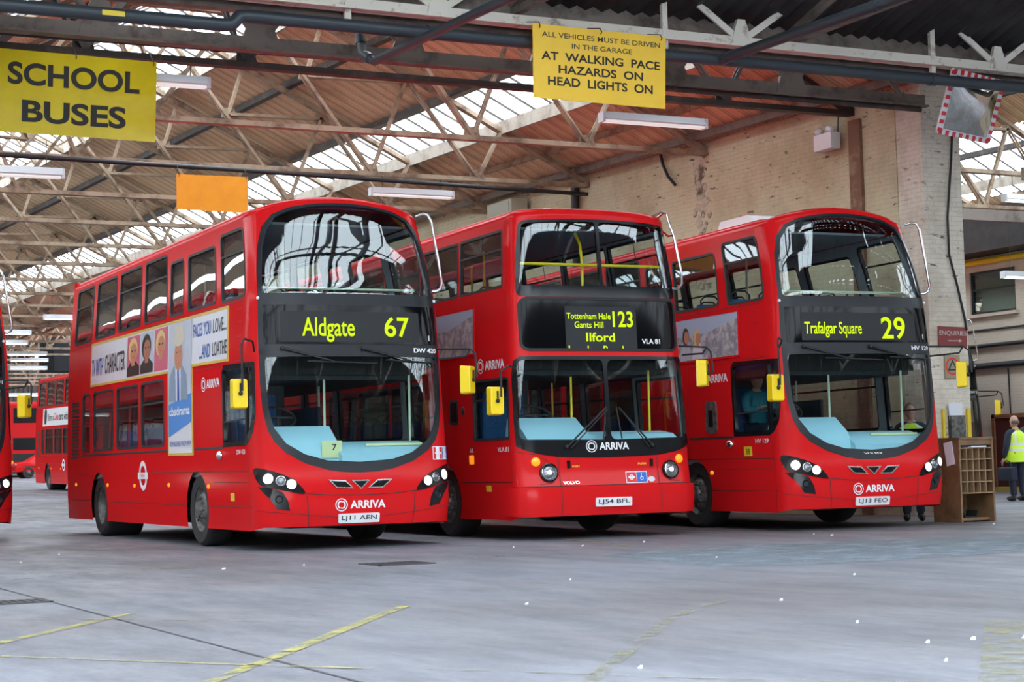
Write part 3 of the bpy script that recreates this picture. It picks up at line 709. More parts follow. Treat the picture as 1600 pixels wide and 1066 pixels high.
        MB().box(-.22, -.18, .9, 2.3, .95, 1.75).build('cab_door', M_DGREY, root); MB().box(-1.14, -.18, 2.28, 2.33, .95, 2.08).build('cab_partition', M_FLOORIN, root)
        hoses(root, [[(-.2, .72, .95), (-.2, .72, 2.08)], [(.9, .6, 1.3), (.9, .6, 2.2)], [(.35, 2.4, .95), (.35, 2.4, 2.08)], [(-.2, 3.6, .95), (-.2, 3.6, 2.08)]])
        hoses(root, [[(-1.05, .72, 3.22), (1.05, .72, 3.22)], [(-.3, 1.9, 2.18), (-.3, 1.9, 4.05)], [(.3, 3.6, 2.18), (.3, 3.6, 4.05)], [(-.3, 5.4, 2.18), (-.3, 5.4, 4.05)]])
        MB().box(.2, .95, .34, .37, 1.24, 1.27).build('paper_roll', M_NOTE, root)
    return root
ALX = Skin(L=10.1, W=[(.2, 1.27), (.7, 1.285), (1.3, 1.28), (2.4, 1.25), (3.2, 1.22), (4.1, 1.145), (4.3, 1.13)],
           Y0=[(.2, .05), (.4, .0), (.65, .0), (.8, .04), (1.0, .06), (1.6, .1), (2.4, .16), (3.2, .2), (4.1, .32), (4.3, .36)], n=4.2, D=.38, crown=.05)
def round_poly(P, r, n=5):
    out = []; L = len(P)
    for i in range(L):
        p, q, t = Vector(P[i-1]), Vector(P[i]), Vector(P[(i+1) % L]); a = (p-q).normalized(); b = (t-q).normalized()
        d = min(r, (p-q).length*.45, (t-q).length*.45); A, B = q+a*d, q+b*d
        for k in range(n+1):
            u = k/n; out.append(tuple(A*(1-u)**2+q*2*u*(1-u)+B*u*u))
    return out
A_ARCH = [(-9.0, .48, .52), (-3.56, .48, .51)]
A_UP = [(-2.93, -1.50, 3.25, 4.02, 2), (-4.40, -2.99, 3.25, 4.02, 0), (-5.86, -4.46, 3.25, 4.02, 2), (-7.32, -5.92, 3.25, 4.02, 2), (-8.78, -7.38, 3.25, 4.02, 0), (-10.2, -8.84, 3.25, 4.02, 0)]
A_LO = [(-2.53, -1.38, 1.28, 2.09, 1), (-5.6, -4.25, 1.30, 2.15, 1), (-7.0, -5.66, 1.30, 2.15, 1), (-8.4, -7.06, 1.30, 2.15, 1)]
def alexander(label, loc, rotz):
    sk = ALX; root = thing('double_decker_bus', label, 'bus', loc, rotz); X = lambda x, v: sk.s_at(x, v)
    UPS = round_poly(sk.front([(-1.16, 3.105), (0, 3.105), (1.16, 3.105), (1.14, 3.5), (1.06, 4.09), (0, 4.09), (-1.06, 4.09), (-1.14, 3.5)]), .10)
    BOX = [(X(x, v), v) for x, v in rr(-1.15, 1.15, 2.40, 3.10, .12)]
    LOW = sk.front([(-1.245, 1.19), (-1.15, 1.135), (-1.0, 1.09), (-.75, 1.05), (-.4, 1.035), (0, 1.03), (.4, 1.035), (.75, 1.05), (1.0, 1.09), (1.15, 1.135), (1.245, 1.19), (1.25, 1.5), (1.24, 2.1)])
    LOW += sk.front([(1.22, 2.28), (1.16, 2.335), (0, 2.335), (-1.16, 2.335), (-1.22, 2.28), (-1.24, 2.1), (-1.25, 1.5)])
    wins = [(q[:4], s, q[4]) for q in A_UP+A_LO for s in (-1, 1)]+[((-4.10, -2.62, 1.30, 2.15), 1, 1)]
    holes = [UPS, BOX, LOW]+[rr(a, b, c, d, .05) if s < 0 else rr(-b, -a, c, d, .05) for (a, b, c, d), s, _ in wins]
    fxs = FINE_X
    out = bottom_path(A_ARCH, sk.send, .30, .255)+[(sk.send, 4.14), (-sk.send, 4.14)]
    obj('body', skin_mesh(sk, out, holes, 0, 0, (fxs, FINE_Y), .09), M_RED, root)
    obj('lining', skin_mesh(sk, [(-sk.send+.1, .9), (sk.send-.1, .9), (sk.send-.1, 4.06), (-sk.send+.1, 4.06)], holes, -.05, 0, (fxs[::2], FINE_Y[::2]), .12), M_LINING, root)
    obj('roof', shell_roof(sk, 4.14, .2, .13, .11, .06), M_RED, root); obj('rear_panel', rear_wall(sk, .255, 4.26), M_RED, root)
    m = MB(); m.box(-.82, .82, .35, 9.9, .28, .88); m.box(-1.15, 1.15, 3.2, 7.4, .30, .86); m.box(-1.15, 1.15, .5, 2.0, .30, .86); m.box(-1.15, 1.15, 8.7, 10.0, .30, .86)
    for x0, x1 in ((-1.2, -.8), (.8, 1.2)): m.box(x0, x1, 1.95, 8.7, .99, 1.02)
    m.build('chassis', M_UNDER, root)
    for y, dish, wd in ((2.50, False, .3), (7.95, True, .56)):
        for s in (-1, 1): wheel(root, s*1.21, y, .48, wd, s, dish)
    fx = [x for x in fxs if abs(x) < 1.45]
    gl = [round_poly(sk.front([(-1.115, 3.25), (0.005, 3.25), (0.005, 4.055), (-1.03, 4.055)]), .07), round_poly(sk.front([(.05, 3.25), (1.115, 3.25), (1.03, 4.055), (.05, 4.055)]), .07)]
    su = panel(sk, 'upper_surround', root, M_BLACK, UPS, gl, off=.006, thick=.04, fine=(fx, FINE_Y), step=.1)
    for g in gl: panel(sk, 'upper_windscreen', root, M_WS, g, off=-.01, fine=(fx, FINE_Y), step=.1)
    panel(sk, 'box_gasket', root, M_RUBBER, BOX, [inset(BOX, .035)], off=.012, thick=.03, step=.12)
    d = panel(sk, 'destination_display', root, M_DISP, inset(BOX, .03), off=-.004, fine=(fx, FINE_Y), step=.1)
    panel(sk, 'display_blind', d, M_BLIND, [(X(x, v), v) for x, v in rr(-.53, .51, 2.437, 2.985, .01, 1)], off=.0, step=.06)
    for t, a, b, c, e, bo in (('Tottenham Hale', -.51, .13, 2.815, 2.895, .012), ('Gants Hill', -.40, .02, 2.70, 2.785, .012), ('123', .16, .46, 2.715, 2.925, .016), ('Ilford', -.24, .18, 2.525, 2.64, .016)):
        writing(sk, t, d, M_LED, X(a, c), X(b, c), c, e, bo, .004, name='route_number' if t == '123' else 'destination_lettering')
    V, F = fit_text('London Road', X(-.50, 2.4), X(.30, 2.4), 2.36, 2.47, .012)      # only the tops show above the frame
    bm = bmesh.new(); me = bpy.data.meshes.new('lettering'); me.from_pydata([(a, b, 0) for a, b in V], [], F); bm.from_mesh(me)
    bmesh.ops.bisect_plane(bm, geom=bm.verts[:]+bm.edges[:]+bm.faces[:], plane_co=(0, 2.438, 0), plane_no=(0, 1, 0), clear_inner=True)
    bm.verts.ensure_lookup_table()
    for v in bm.verts: v.co = sk.O(v.co.x, v.co.y, .004)
    bm.to_mesh(me); bm.free(); obj('destination_lettering', me, M_LED, d)
    writing(sk, 'VLA 81', d, M_WHITE, X(.58, 2.55), X(.86, 2.55), 2.50, 2.565, .03, .002, name='fleet_number')
    g1 = [round_poly(sk.front([(-1.215, 1.275), (-.02, 1.255), (-.02, 2.29), (-1.195, 2.29)]), .09), round_poly(sk.front([(.035, 1.255), (1.215, 1.275), (1.195, 2.29), (.035, 2.29)]), .09)]
    panel(sk, 'front_surround', root, M_BLACK, LOW, g1, off=.01, thick=.05, fine=(fx, FINE_Y), step=.09)
    for g in g1: panel(sk, 'windscreen', root, M_WS, g, off=-.008, fine=(fx, FINE_Y), step=.1)
    arriva(sk, root, X(-.34, 1.17), 1.125, .095, X(.28, 1.17)-X(-.34, 1.17), off=.014)
    for q, s, bar in wins: window(sk, root, q, s, bar, r=.05, sub=1 if bar == 2 else 0)
    # bumper
    bu = panel(sk, 'bumper', root, M_RED, rr(-1.62, 1.62, .31, .662, .05), off=.045, thick=.045, fine=([x*.09 for x in range(-17, 18)], [.4, .5, .6]), step=.09)
    V, F = [], []
    def sline(pts, w=.009):
        a, b_ = strip(pts, w); k = len(V); V.extend(a); F.extend([tuple(i+k for i in t) for t in b_])
    sline([(X(-.735, .7), 1.03), (X(-.735, .7), .67)]); sline([(X(.69, .7), 1.03), (X(.69, .7), .67)]); sline([(-1.36, .675), (1.36, .675)]); sline([(-3.0, .74), (-1.4, .74)]); sline([(-1.37, .3), (-1.37, 1.15)], .006)
    for sg in (-1, 1): sline([(sg*x, v) for x, v in ((1.28, 1.12), (1.0, 1.075), (.86, .99), (.77, .88), (.78, .78), (.84, .72), (1.0, .70))], .007)
    on_skin(sk, 'panel_seam', root, M_RUBBER, V, F, .005)
    V, F = strip([(-.735, .32), (-.735, .655)], .008); on_skin(sk, 'bumper_seam', bu, M_RUBBER, V, F, .048); V, F = strip([(.69, .32), (.69, .655)], .008); on_skin(sk, 'bumper_seam', bu, M_RUBBER, V, F, .048)
    for s in (-1, 1):
        c = sk.O(X(s*.88, .85), .85, .0); q = sk.Nn(X(s*.88, .85), .85).to_track_quat('Z', 'Y')
        m = MB(); m.smooth = True; m.lathe([(.125, .0), (.122, .03), (.108, .036), (.10, .02)], axis='z', n=28); h = m.build('headlamp', M_BLACK, root); h.rotation_mode = 'QUATERNION'; h.rotation_quaternion = q; h.location = c
        m = MB(); m.smooth = True; m.lathe([(.104, .0), (.102, .034), (.094, .04), (.090, .02)], axis='z', n=28); m.build('chrome_rim', M_CHROME, h)
        m = MB(); m.smooth = True; m.ball((0, 0, .012), (.092, .092, .03), 20, 8); m.build('lamp_lens', M_LAMP2, h)
        m = MB(); m.smooth = True; m.ball((0, 0, .035), (.032, .032, .012), 12, 6); m.build('bulb', M_LAMP, h)
        c = sk.O(X(s*1.04, .99), .99, .0); m = MB(); m.smooth = True; m.lathe([(.058, 0), (.056, .02), (.04, .034), (.001, .04)], axis='z', n=18); a = m.build('indicator', M_AMBER, root); a.rotation_mode = 'QUATERNION'; a.rotation_quaternion = sk.Nn(X(s*1.04, .99), .99).to_track_quat('Z', 'Y'); a.location = c
        m = MB(); cc = sk.O(X(s*.60, .95), .95, .01); m.box(cc.x-.02, cc.x+.02, cc.y-.01, cc.y+.02, .90, 1.0); m.build('latch', M_BLACK, root)
    number_plate(sk, root, 'LJ54 BFL', X(-.28, .46), X(.24, .46), .408, .518)
    bpy.data.objects  # plate sits on the bumper
    for o in root.children:
        if o.name.startswith('number_plate'):
            o.location = (0, -.045, 0)
    writing(sk, 'VOLVO', root, M_CHROME, X(-.70, .72), X(-.47, .72), .695, .735, .03, .01, name='maker_lettering')
    tfl_sticker(sk, root, X(.215, .77), .70, .29, .13)
    V, F = multi(circ(X(.58, .73), .735, .05, 20, .035)); on_skin(sk, 'sticker', root, M_OFFW, V, F, .006)
    writing(sk, 'PUSH', root, M_STY, X(-.55, .92), X(-.45, .92), .91, .935, .02, .006); writing(sk, 'PUSH', root, M_STY, X(.40, .92), X(.52, .92), .925, .95, .02, .006)
    # wipers resting on the glass
    for pv, tip in (((-.62, 1.17), (-.05, 1.66)), ((.62, 1.17), (.14, 1.66))):
        P = lambda q, o: sk.O(X(q[0], q[1]), q[1], o)
        m = MB(); m.smooth = True; m.ball(P(pv, .03), .03, 8, 6); m.tube([P(pv, .04), P(tip, .06)], .012, 6); m.tube([P((pv[0]+.05*(1 if pv[0] < 0 else -1), pv[1]-.02), .04), P((tip[0]+.03, tip[1]-.02), .06)], .008, 6); w = m.build('wiper_arm', M_RUBBER, root)
        k = MB(); k.tube([P((tip[0]+.02*(1 if pv[0] < 0 else -1), tip[1]+.02), .03), P((tip[0]+.04*(-1 if pv[0] < 0 else 1), tip[1]-.42), .03)], .01, 6); k.build('wiper_blade', M_RUBBER, w)
    # offside fittings
    sw = panel(sk, 'battery_window', root, M_RUBBER, rr(-3.33, -3.03, 1.52, 1.86, .04), off=.006, thick=.02, step=.3)
    panel(sk, 'pane', sw, M_BLACK, rr(-3.29, -3.07, 1.56, 1.82, .03), off=.009, step=.4)
    m = MB(); m.smooth = True; m.ball(sk.O(-2.86, 1.7, .005), (.02, .05, .06), 10, 6); m.build('door_button', M_RUBBER, root)
    arriva(sk, root, -2.33, 2.205, .12, .86)
    writing(sk, 'VLA 81', root, M_WHITE, -1.76, -1.42, 1.13, 1.19, .01, .006, name='fleet_number'); writing(sk, 'AR', root, M_WHITE, -2.66, -2.54, 1.13, 1.19, .01, .006, name='depot_code')
    V, F = multi(rr(-2.69, -2.53, .98, 1.10, .01, 1)); on_skin(sk, 'sticker', root, M_AMBER, V, F, .006); V, F = multi(rr(-2.2, -2.03, .62, .70, .005, 1)); on_skin(sk, 'sticker', root, M_STY, V, F, .006)
    city_ad(sk, root, -8.6, -2.43, 2.42, 3.08, False)
    m = MB(); m.smooth = True
    m.tube([(.93, .40, 4.22), (1.0, .28, 4.27), (1.04, .22, 4.24), (1.05, .20, 4.14), (1.10, .16, 3.95), (1.19, .14, 3.45), (1.21, .16, 3.30), (1.19, .22, 3.24), (1.13, .28, 3.25)], .017, 8)
    m.tube([(1.05, .55, 4.20), (1.08, .38, 4.27), (1.0, .28, 4.27)], .015, 8); m.tube([(1.12, .5, 4.05), (1.13, .35, 3.96), (1.11, .17, 3.95)], .015, 8)
    m.build('tree_guard', M_CHROME, root)
    mirror(root, [(-1.25, .28, 2.08), (-1.33, .0, 2.17), (-1.50, -.16, 2.19), (-1.64, -.22, 2.12), (-1.66, -.26, 1.80)], (-1.69, -.15, 1.755), R(-4))
    mirror(root, [(1.15, .2, 2.48), (1.38, -.12, 2.44), (1.41, -.18, 2.38), (1.39, -.26, 2.10)], (1.29, -.15, 2.095), R(48), plate=[(1.2, .2, 2.36), (1.35, -.08, 2.36), (1.38, -.12, 2.44)])
    MB().box(-.30, .30, 1.2, 1.9, 4.34, 4.405).build('roof_vent', M_WHITE, root, bevel=.02)
    interior(root, .4, 9.95, 2.22, 4.05, [1.2, 2.05, 2.9, 3.75, 4.6, 5.45, 6.3, 7.15, 8.0, 8.85], [4.3, 5.2, 6.1, 7.0])
    m = MB(); m.smooth = True
    m.prism([(.16, .95), (.16, 1.24), (.30, 1.36), (.62, 1.56), (.80, 1.56), (.86, 1.36), (.86, .95)], lambda u, w, t: (t, u, w), -1.10, -.20); m.build('dashboard', M_DASH, root)
    m = MB(); m.prism([(.14, .95), (.14, 1.24), (.30, 1.33), (.62, 1.37), (.72, 1.28), (.72, .95)], lambda u, w, t: (t, u, w), -.20, 1.08); m.build('front_shelf', M_DASH, root)
    m = MB(); m.smooth = True; c = Vector((-.72, .75, 1.60)); pts = [c+Vector((.23*math.cos(t), .23*math.sin(t)*math.cos(R(35)), .23*math.sin(t)*math.sin(R(35)))) for t in np.linspace(0, 2*math.pi, 25)]
    m.tube(pts, .017, 8, False); m.tube([c+Vector((-.2, 0, 0)), c+Vector((.2, 0, 0))], .015, 6); m.tube([c, c+Vector((0, -.1, -.25))], .03, 8); m.build('steering_wheel', M_RUBBER, root)
    MB().box(-1.05, -.35, 1.35, 1.8, 1.1, 1.25).box(-1.02, -.40, 1.75, 1.88, 1.2, 1.95).build('driver_seat', M_SEAT, root, bevel=.04)
    MB().box(-1.14, -.18, 2.08, 2.13, .95, 2.12).build('cab_partition', M_FLOORIN, root)
    hoses(root, [[(-1.08, .52, 3.56), (1.08, .52, 3.56)], [(-1.06, .55, 3.56), (-1.06, .62, 3.72), (-.98, 1.0, 4.05)], [(-.05, .6, 2.22), (-.05, .6, 3.6), (-.02, .7, 3.85), (.06, 1.0, 4.05)], [(-.3, 3.2, 2.22), (-.3, 3.2, 4.05)], [(.3, 5.0, 2.22), (.3, 5.0, 4.05)]], M_RAIL, .02)
    hoses(root, [[(-.2, .72, .95), (-.2, .72, 2.1)], [(.35, 2.4, .95), (.35, 2.4, 2.1)], [(.9, .6, 1.3), (.9, .6, 2.2)]], M_RAIL)
    return root
# ------------------------------------------------------------------ the garage: setting
def wx(y): return 19.745-.064*y
def on_rise(y): return .013*max(0, y-34)
def wall_material(name, c1, c2, mortar, stain, st_lo, st_hi, flake=None):
    k = N(name); tc = k.n('ShaderNodeTexCoord'); sp = k.n('ShaderNodeSeparateXYZ'); k.l(tc.outputs['Object'], sp.inputs[0])
    ad = k.n('ShaderNodeMath', operation='ADD'); k.l(sp.outputs[0], ad.inputs[0]); k.l(sp.outputs[1], ad.inputs[1])
    cb = k.n('ShaderNodeCombineXYZ'); k.l(ad.outputs[0], cb.inputs[0]); k.l(sp.outputs[2], cb.inputs[1])
    br = k.n('ShaderNodeTexBrick', i_Scale=1., i_Mortar_Size=.006, i_Mortar_Smooth=.3, i_Bias=0., i_Brick_Width=.23, i_Row_Height=.076)
    br.inputs['Color1'].default_value = c1; br.inputs['Color2'].default_value = c2; br.inputs['Mortar'].default_value = mortar; k.l(cb.outputs[0], br.inputs['Vector'])
    n1 = k.n('ShaderNodeTexNoise', i_Scale=.55, i_Detail=9., i_Roughness=.7); k.l(tc.outputs['Object'], n1.inputs['Vector'])
    r1 = k.n('ShaderNodeMapRange', i_1=st_lo, i_2=st_hi); k.l(n1.outputs['Fac'], r1.inputs[0])
    mx = k.n('ShaderNodeMix', data_type='RGBA'); mx.inputs[7].default_value = stain; k.l(r1.outputs[0], mx.inputs[0]); k.l(br.outputs['Color'], mx.inputs[6])
    mp = k.n('ShaderNodeMapping'); mp.inputs['Scale'].default_value = (1, .8, 3.2); k.l(tc.outputs['Object'], mp.inputs[0]); n2 = k.n('ShaderNodeTexNoise', i_Scale=3.6, i_Detail=8., i_Roughness=.72); k.l(mp.outputs[0], n2.inputs['Vector'])
    r2 = k.n('ShaderNodeMapRange', i_1=.60, i_2=.66); k.l(n2.outputs['Fac'], r2.inputs[0])
    m2 = k.n('ShaderNodeMix', data_type='RGBA'); m2.inputs[7].default_value = flake or stain; k.l(r2.outputs[0], m2.inputs[0]); k.l(mx.outputs[2], m2.inputs[6])
    p = k.n('ShaderNodeBsdfPrincipled', i_Roughness=.85); k.l(m2.outputs[2], p.inputs['Base Color'])
    b = k.n('ShaderNodeBump', i_Strength=.5, i_Distance=.012); sm = k.n('ShaderNodeMath', operation='ADD'); k.l(br.outputs['Fac'], sm.inputs[0]); k.l(n2.outputs['Fac'], sm.inputs[1]); b.invert = True; k.l(sm.outputs[0], b.inputs['Height']); k.l(b.outputs[0], p.inputs['Normal'])
    k.l(p.outputs[0], k.out.inputs[0]); return k.m
M_WALL = wall_material('painted_brick_tan', (.60, .545, .37, 1), (.585, .525, .35, 1), (.52, .455, .30, 1), (.37, .285, .17, 1), .46, .72, (.08, .058, .042, 1))
M_PIER = wall_material('painted_brick_pale', (.74, .68, .57, 1), (.72, .655, .545, 1), (.60, .54, .45, 1), (.38, .31, .23, 1), .46, .72, (.10, .08, .06, 1))
M_OFFICE = wall_material('painted_brick_cream', (.52, .46, .38, 1), (.50, .44, .36, 1), (.46, .40, .33, 1), (.42, .35, .28, 1), .5, .8)
M_TILE = wall_material('brown_glazed_brick', (.26, .09, .04, 1), (.22, .07, .03, 1), (.10, .05, .03, 1), (.14, .05, .03, 1), .5, .8)
M_BRICKR = wall_material('old_brick', (.30, .20, .14, 1), (.24, .16, .11, 1), (.2, .17, .14, 1), (.10, .08, .07, 1), .45, .7)
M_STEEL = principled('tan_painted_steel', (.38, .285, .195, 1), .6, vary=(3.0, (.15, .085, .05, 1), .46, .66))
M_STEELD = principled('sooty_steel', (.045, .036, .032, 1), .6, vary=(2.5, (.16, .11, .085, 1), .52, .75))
M_STEELB = principled('brown_steel', (.20, .165, .14, 1), .6, vary=(2.5, (.07, .05, .04, 1), .48, .7))
M_STEELW = principled('white_painted_steel', (.74, .69, .61, 1), .55, vary=(4, (.24, .17, .11, 1), .55, .7))
def boards():
    k = N('brown_roof_board'); tc = k.n('ShaderNodeTexCoord'); sp = k.n('ShaderNodeSeparateXYZ'); k.l(tc.outputs['Object'], sp.inputs[0])
    nz = k.n('ShaderNodeTexNoise', i_Scale=.8, i_Detail=6., i_Roughness=.65); k.l(tc.outputs['Object'], nz.inputs['Vector'])
    rp = k.n('ShaderNodeMapRange', i_1=.48, i_2=.74); k.l(nz.outputs['Fac'], rp.inputs[0])
    mx = k.n('ShaderNodeMix', data_type='RGBA'); mx.inputs[6].default_value = (.80, .57, .35, 1); mx.inputs[7].default_value = (.48, .30, .18, 1); k.l(rp.outputs[0], mx.inputs[0])
    fr = k.n('ShaderNodeMath', operation='MULTIPLY'); fr.inputs[1].default_value = 1/.11; k.l(sp.outputs[1], fr.inputs[0]); f2 = k.n('ShaderNodeMath', operation='FRACT'); k.l(fr.outputs[0], f2.inputs[0])
    gt = k.n('ShaderNodeMapRange', i_1=.62, i_2=.80, i_3=1., i_4=.66); k.l(f2.outputs[0], gt.inputs[0])
    m2 = k.n('ShaderNodeMix', data_type='RGBA', blend_type='MULTIPLY'); m2.inputs[0].default_value = 1; k.l(mx.outputs[2], m2.inputs[6]); k.l(gt.outputs[0], m2.inputs[7])
    p = k.n('ShaderNodeBsdfPrincipled', i_Roughness=.7); k.l(m2.outputs[2], p.inputs['Base Color']); k.l(p.outputs[0], k.out.inputs[0]); return k.m
M_SHEET = boards()
M_SHEETD = principled('dark_corrugated', (.032, .030, .032, 1), .6, vary=(2, (.012, .011, .012, 1), .4, .7))
M_FASCIA = principled('pale_fascia', (.40, .35, .29, 1), .7, vary=(3, (.22, .17, .12, 1), .45, .7))
M_PIPE = principled('grey_painted_pipe', (.036, .045, .055, 1), .42)
M_PIPEB = principled('black_pipe', (.016, .018, .021, 1), .5)
M_CABLE = principled('black_cable', (.012, .011, .011, 1), .6)
def roof_glass():
    k = N('roof_glass'); t = k.n('ShaderNodeBsdfTransparent'); t.inputs[0].default_value = (.90, .94, .96, 1); d = k.n('ShaderNodeBsdfTranslucent'); d.inputs[0].default_value = (.85, .88, .9, 1)
    m = k.n('ShaderNodeMixShader', i_0=.25); k.l(t.outputs[0], m.inputs[1]); k.l(d.outputs[0], m.inputs[2]); k.l(m.outputs[0], k.out.inputs[0]); return k.m
M_RGLASS = roof_glass()
def concrete():
    k = N('concrete_floor'); tc = k.n('ShaderNodeTexCoord'); p = k.n('ShaderNodeBsdfPrincipled')
    def noise(scale, det, ro, stretch=None):
        n = k.n('ShaderNodeTexNoise', i_Scale=scale, i_Detail=det, i_Roughness=ro)
        if stretch: mp = k.n('ShaderNodeMapping'); mp.inputs['Scale'].default_value = stretch; mp.inputs['Rotation'].default_value = (0, 0, R(20)); k.l(tc.outputs['Object'], mp.inputs[0]); k.l(mp.outputs[0], n.inputs['Vector'])
        else: k.l(tc.outputs['Object'], n.inputs['Vector'])
        return n
    big = noise(.16, 5., .6); mid = noise(.9, 8., .7, (1.6, .5, 1)); fine = noise(14., 6., .7)
    cr = k.n('ShaderNodeValToRGB'); e = cr.color_ramp.elements; e[0].position = .36; e[0].color = (.130, .122, .130, 1); e[1].position = .64; e[1].color = (.195, .205, .24, 1); k.l(big.outputs['Fac'], cr.inputs[0])
    r = k.n('ShaderNodeMapRange', i_1=.40, i_2=.68); k.l(mid.outputs['Fac'], r.inputs[0])
    m = k.n('ShaderNodeMix', data_type='RGBA', blend_type='MULTIPLY'); m.inputs[7].default_value = (.60, .60, .62, 1); k.l(r.outputs[0], m.inputs[0]); k.l(cr.outputs[0], m.inputs[6])
    r2 = k.n('ShaderNodeMapRange', i_1=.3, i_2=.7, i_3=.86, i_4=1.12); k.l(fine.outputs['Fac'], r2.inputs[0])
    m2 = k.n('ShaderNodeMix', data_type='RGBA', blend_type='MULTIPLY'); m2.inputs[0].default_value = 1; k.l(m.outputs[2], m2.inputs[6]); k.l(r2.outputs[0], m2.inputs[7])
    k.l(m2.outputs[2], p.inputs['Base Color']); rr_ = k.n('ShaderNodeMapRange', i_1=.3, i_2=.7, i_3=.42, i_4=.75); k.l(mid.outputs['Fac'], rr_.inputs[0]); k.l(rr_.outputs[0], p.inputs['Roughness'])
    b = k.n('ShaderNodeBump', i_Strength=.25, i_Distance=.006); k.l(fine.outputs['Fac'], b.inputs['Height']); k.l(b.outputs[0], p.inputs['Normal']); k.l(p.outputs[0], k.out.inputs[0]); return k.m
M_FLOOR = concrete()
def worn(name, color, scale, lo, hi):
    k = N(name); tc = k.n('ShaderNodeTexCoord'); n = k.n('ShaderNodeTexNoise', i_Scale=scale, i_Detail=8., i_Roughness=.75); k.l(tc.outputs['Object'], n.inputs['Vector'])
    r = k.n('ShaderNodeMapRange', i_1=lo, i_2=hi); k.l(n.outputs['Fac'], r.inputs[0]); p = k.n('ShaderNodeBsdfPrincipled', i_Roughness=.7); p.inputs['Base Color'].default_value = color
    t = k.n('ShaderNodeBsdfTransparent'); m = k.n('ShaderNodeMixShader'); k.l(r.outputs[0], m.inputs[0]); k.l(t.outputs[0], m.inputs[1]); k.l(p.outputs[0], m.inputs[2]); k.l(m.outputs[0], k.out.inputs[0]); return k.m
M_LINE = worn('worn_yellow_line', (.34, .30, .09, 1), 5, .40, .60)
M_LINE2 = worn('faint_yellow_line', (.23, .215, .115, 1), 5, .44, .72)
M_PATCH = worn('blue_grey_patch', (.165, .20, .235, 1), 2.2, .30, .62)
M_CRACK = worn('floor_crack', (.05, .045, .045, 1), 9, .25, .4)

# floor and the paint on it
m = MB(); ys = [-26, 34, 130]
m.add([(x, y, on_rise(y)) for y in ys for x in (-30, 60)], [(0, 1, 3, 2), (2, 3, 5, 4)])
FLOOR = m.build('floor', M_FLOOR, kind='structure')
def line(pts, w, mat, z=.004, name='painted_line'):
    m = MB()
    for i, (a, b) in enumerate(zip(pts, pts[1:])):
        a, b = Vector(a), Vector(b); d = (b-a).normalized(); q = Vector((-d.y, d.x))*w/2; zz = z+i*.0004
        m.add([(*(a-q), zz), (*(b-q), zz), (*(b+q), zz), (*(a+q), zz)], [(0, 1, 2, 3)])
    return m.build(name, mat, FLOOR)
line([(1.2, 9.72), (1.99, 10.79), (2.93, 12.07), (3.2, 12.4)], .085, M_LINE); line([(1.6, 10.35), (2.14, 9.62), (2.94, 8.53), (3.26, 8.14)], .05, M_LINE)
line([(3.45, 7.96), (3.75, 7.61), (4.23, 6.91), (4.58, 6.53), (5.2, 5.8)], .05, M_LINE2); line([(2.2, 7.75), (2.46, 8.13), (2.98, 8.86), (4.54, 11.11), (4.9, 11.6)], .085, M_LINE)
line([(3.4, 6.45), (3.85, 7.04), (5.84, 9.59), (6.75, 10.41)], .085, M_LINE2); line([(4.9, 5.5), (5.25, 5.94), (7.16, 8.08)], .22, M_LINE2)
line([(7.29, 16.95), (8.12, 17.0), (8.65, 17.48)], .10, M_LINE2); line([(10.75, 20.2), (10.6, 19.3), (10.37, 17.82)], .10, M_LINE); line([(13.4, 17.65), (14.18, 17.66)], .08, M_LINE2)
line([(3.17, 17.14), (3.81, 17.62), (4.39, 17.98)], .10, M_LINE2); line([(3.1, 18.47), (4.11, 18.15), (5.6, 17.7)], .10, M_LINE2); line([(2.1, 12.6), (2.8, 12.2), (3.9, 10.9)], .06, M_LINE2)
line([(2.94, 17.2), (2.97, 16.06), (2.985, 13), (2.99, 10.5), (3.01, 7.69), (3.03, 5)], .014, M_CRACK, name='floor_joint')
m = MB(); P = [(9.17, 16.42), (8.92, 14.62), (8.91, 13.73), (9.18, 13.41), (10.21, 13.36), (11.28, 13.31), (12.24, 13.5), (16.5, 17.6), (14.46, 15.94), (13.64, 16.08), (12.55, 16.41), (11.47, 16.74), (10.56, 16.63), (9.83, 16.75)]
v, f = triangulate([(9.17, 16.42), (8.92, 14.62), (8.91, 13.73), (9.18, 13.41), (10.21, 13.36), (11.28, 13.31), (12.24, 13.5), (15.6, 15.4), (14.46, 15.94), (13.64, 16.08), (12.55, 16.41), (11.47, 16.74), (10.56, 16.63), (9.83, 16.75)], step=.4)
m.add([(a, b, .0025) for a, b in v], f); m.build('rough_patch', M_PATCH, FLOOR)

# right hand wall, pier and office wall
def wall_run(y0, y1, z0, z1, th, n=8, off=0.):
    m = MB(); ys = np.linspace(y0, y1, n)
    for a, b in zip(ys, ys[1:]):
        V = [(wx(y)+o+off, y, z) for y in (a, b) for z in (z0, z1) for o in (0, th)]
        m.add(V, [(0, 2, 3, 1), (4, 5, 7, 6), (0, 4, 6, 2), (1, 3, 7, 5), (2, 6, 7, 3), (0, 1, 5, 4)])
    return m
WR = wall_run(22.72, 50, 0, 6.86, .72, 2).build('wall_right', M_WALL, kind='structure')
wall_run(23.50, 23.78, 0, 6.50, .06, 2, -.06).build('pilaster', principled('rust_stained_brick', (.20, .105, .065, 1), .85, vary=(4, (.36, .24, .15, 1), .5, .7)), WR)
m = MB(); random.seed(3)
for i in range(120):
    z = 6.75-i*.022; y = 27.95+random.uniform(-.15, .2)*(1+.4*math.sin(i*.13)); r = random.uniform(.06, .14); m.ball((wx(y)+.03, y, z), (r*.5, r, r*.8), 7, 5)
m.build('broken_render', principled('broken_render', (.52, .45, .35, 1), .95, vary=(5, (.16, .125, .09, 1), .48, .62), bump=(25, .8)), WR)
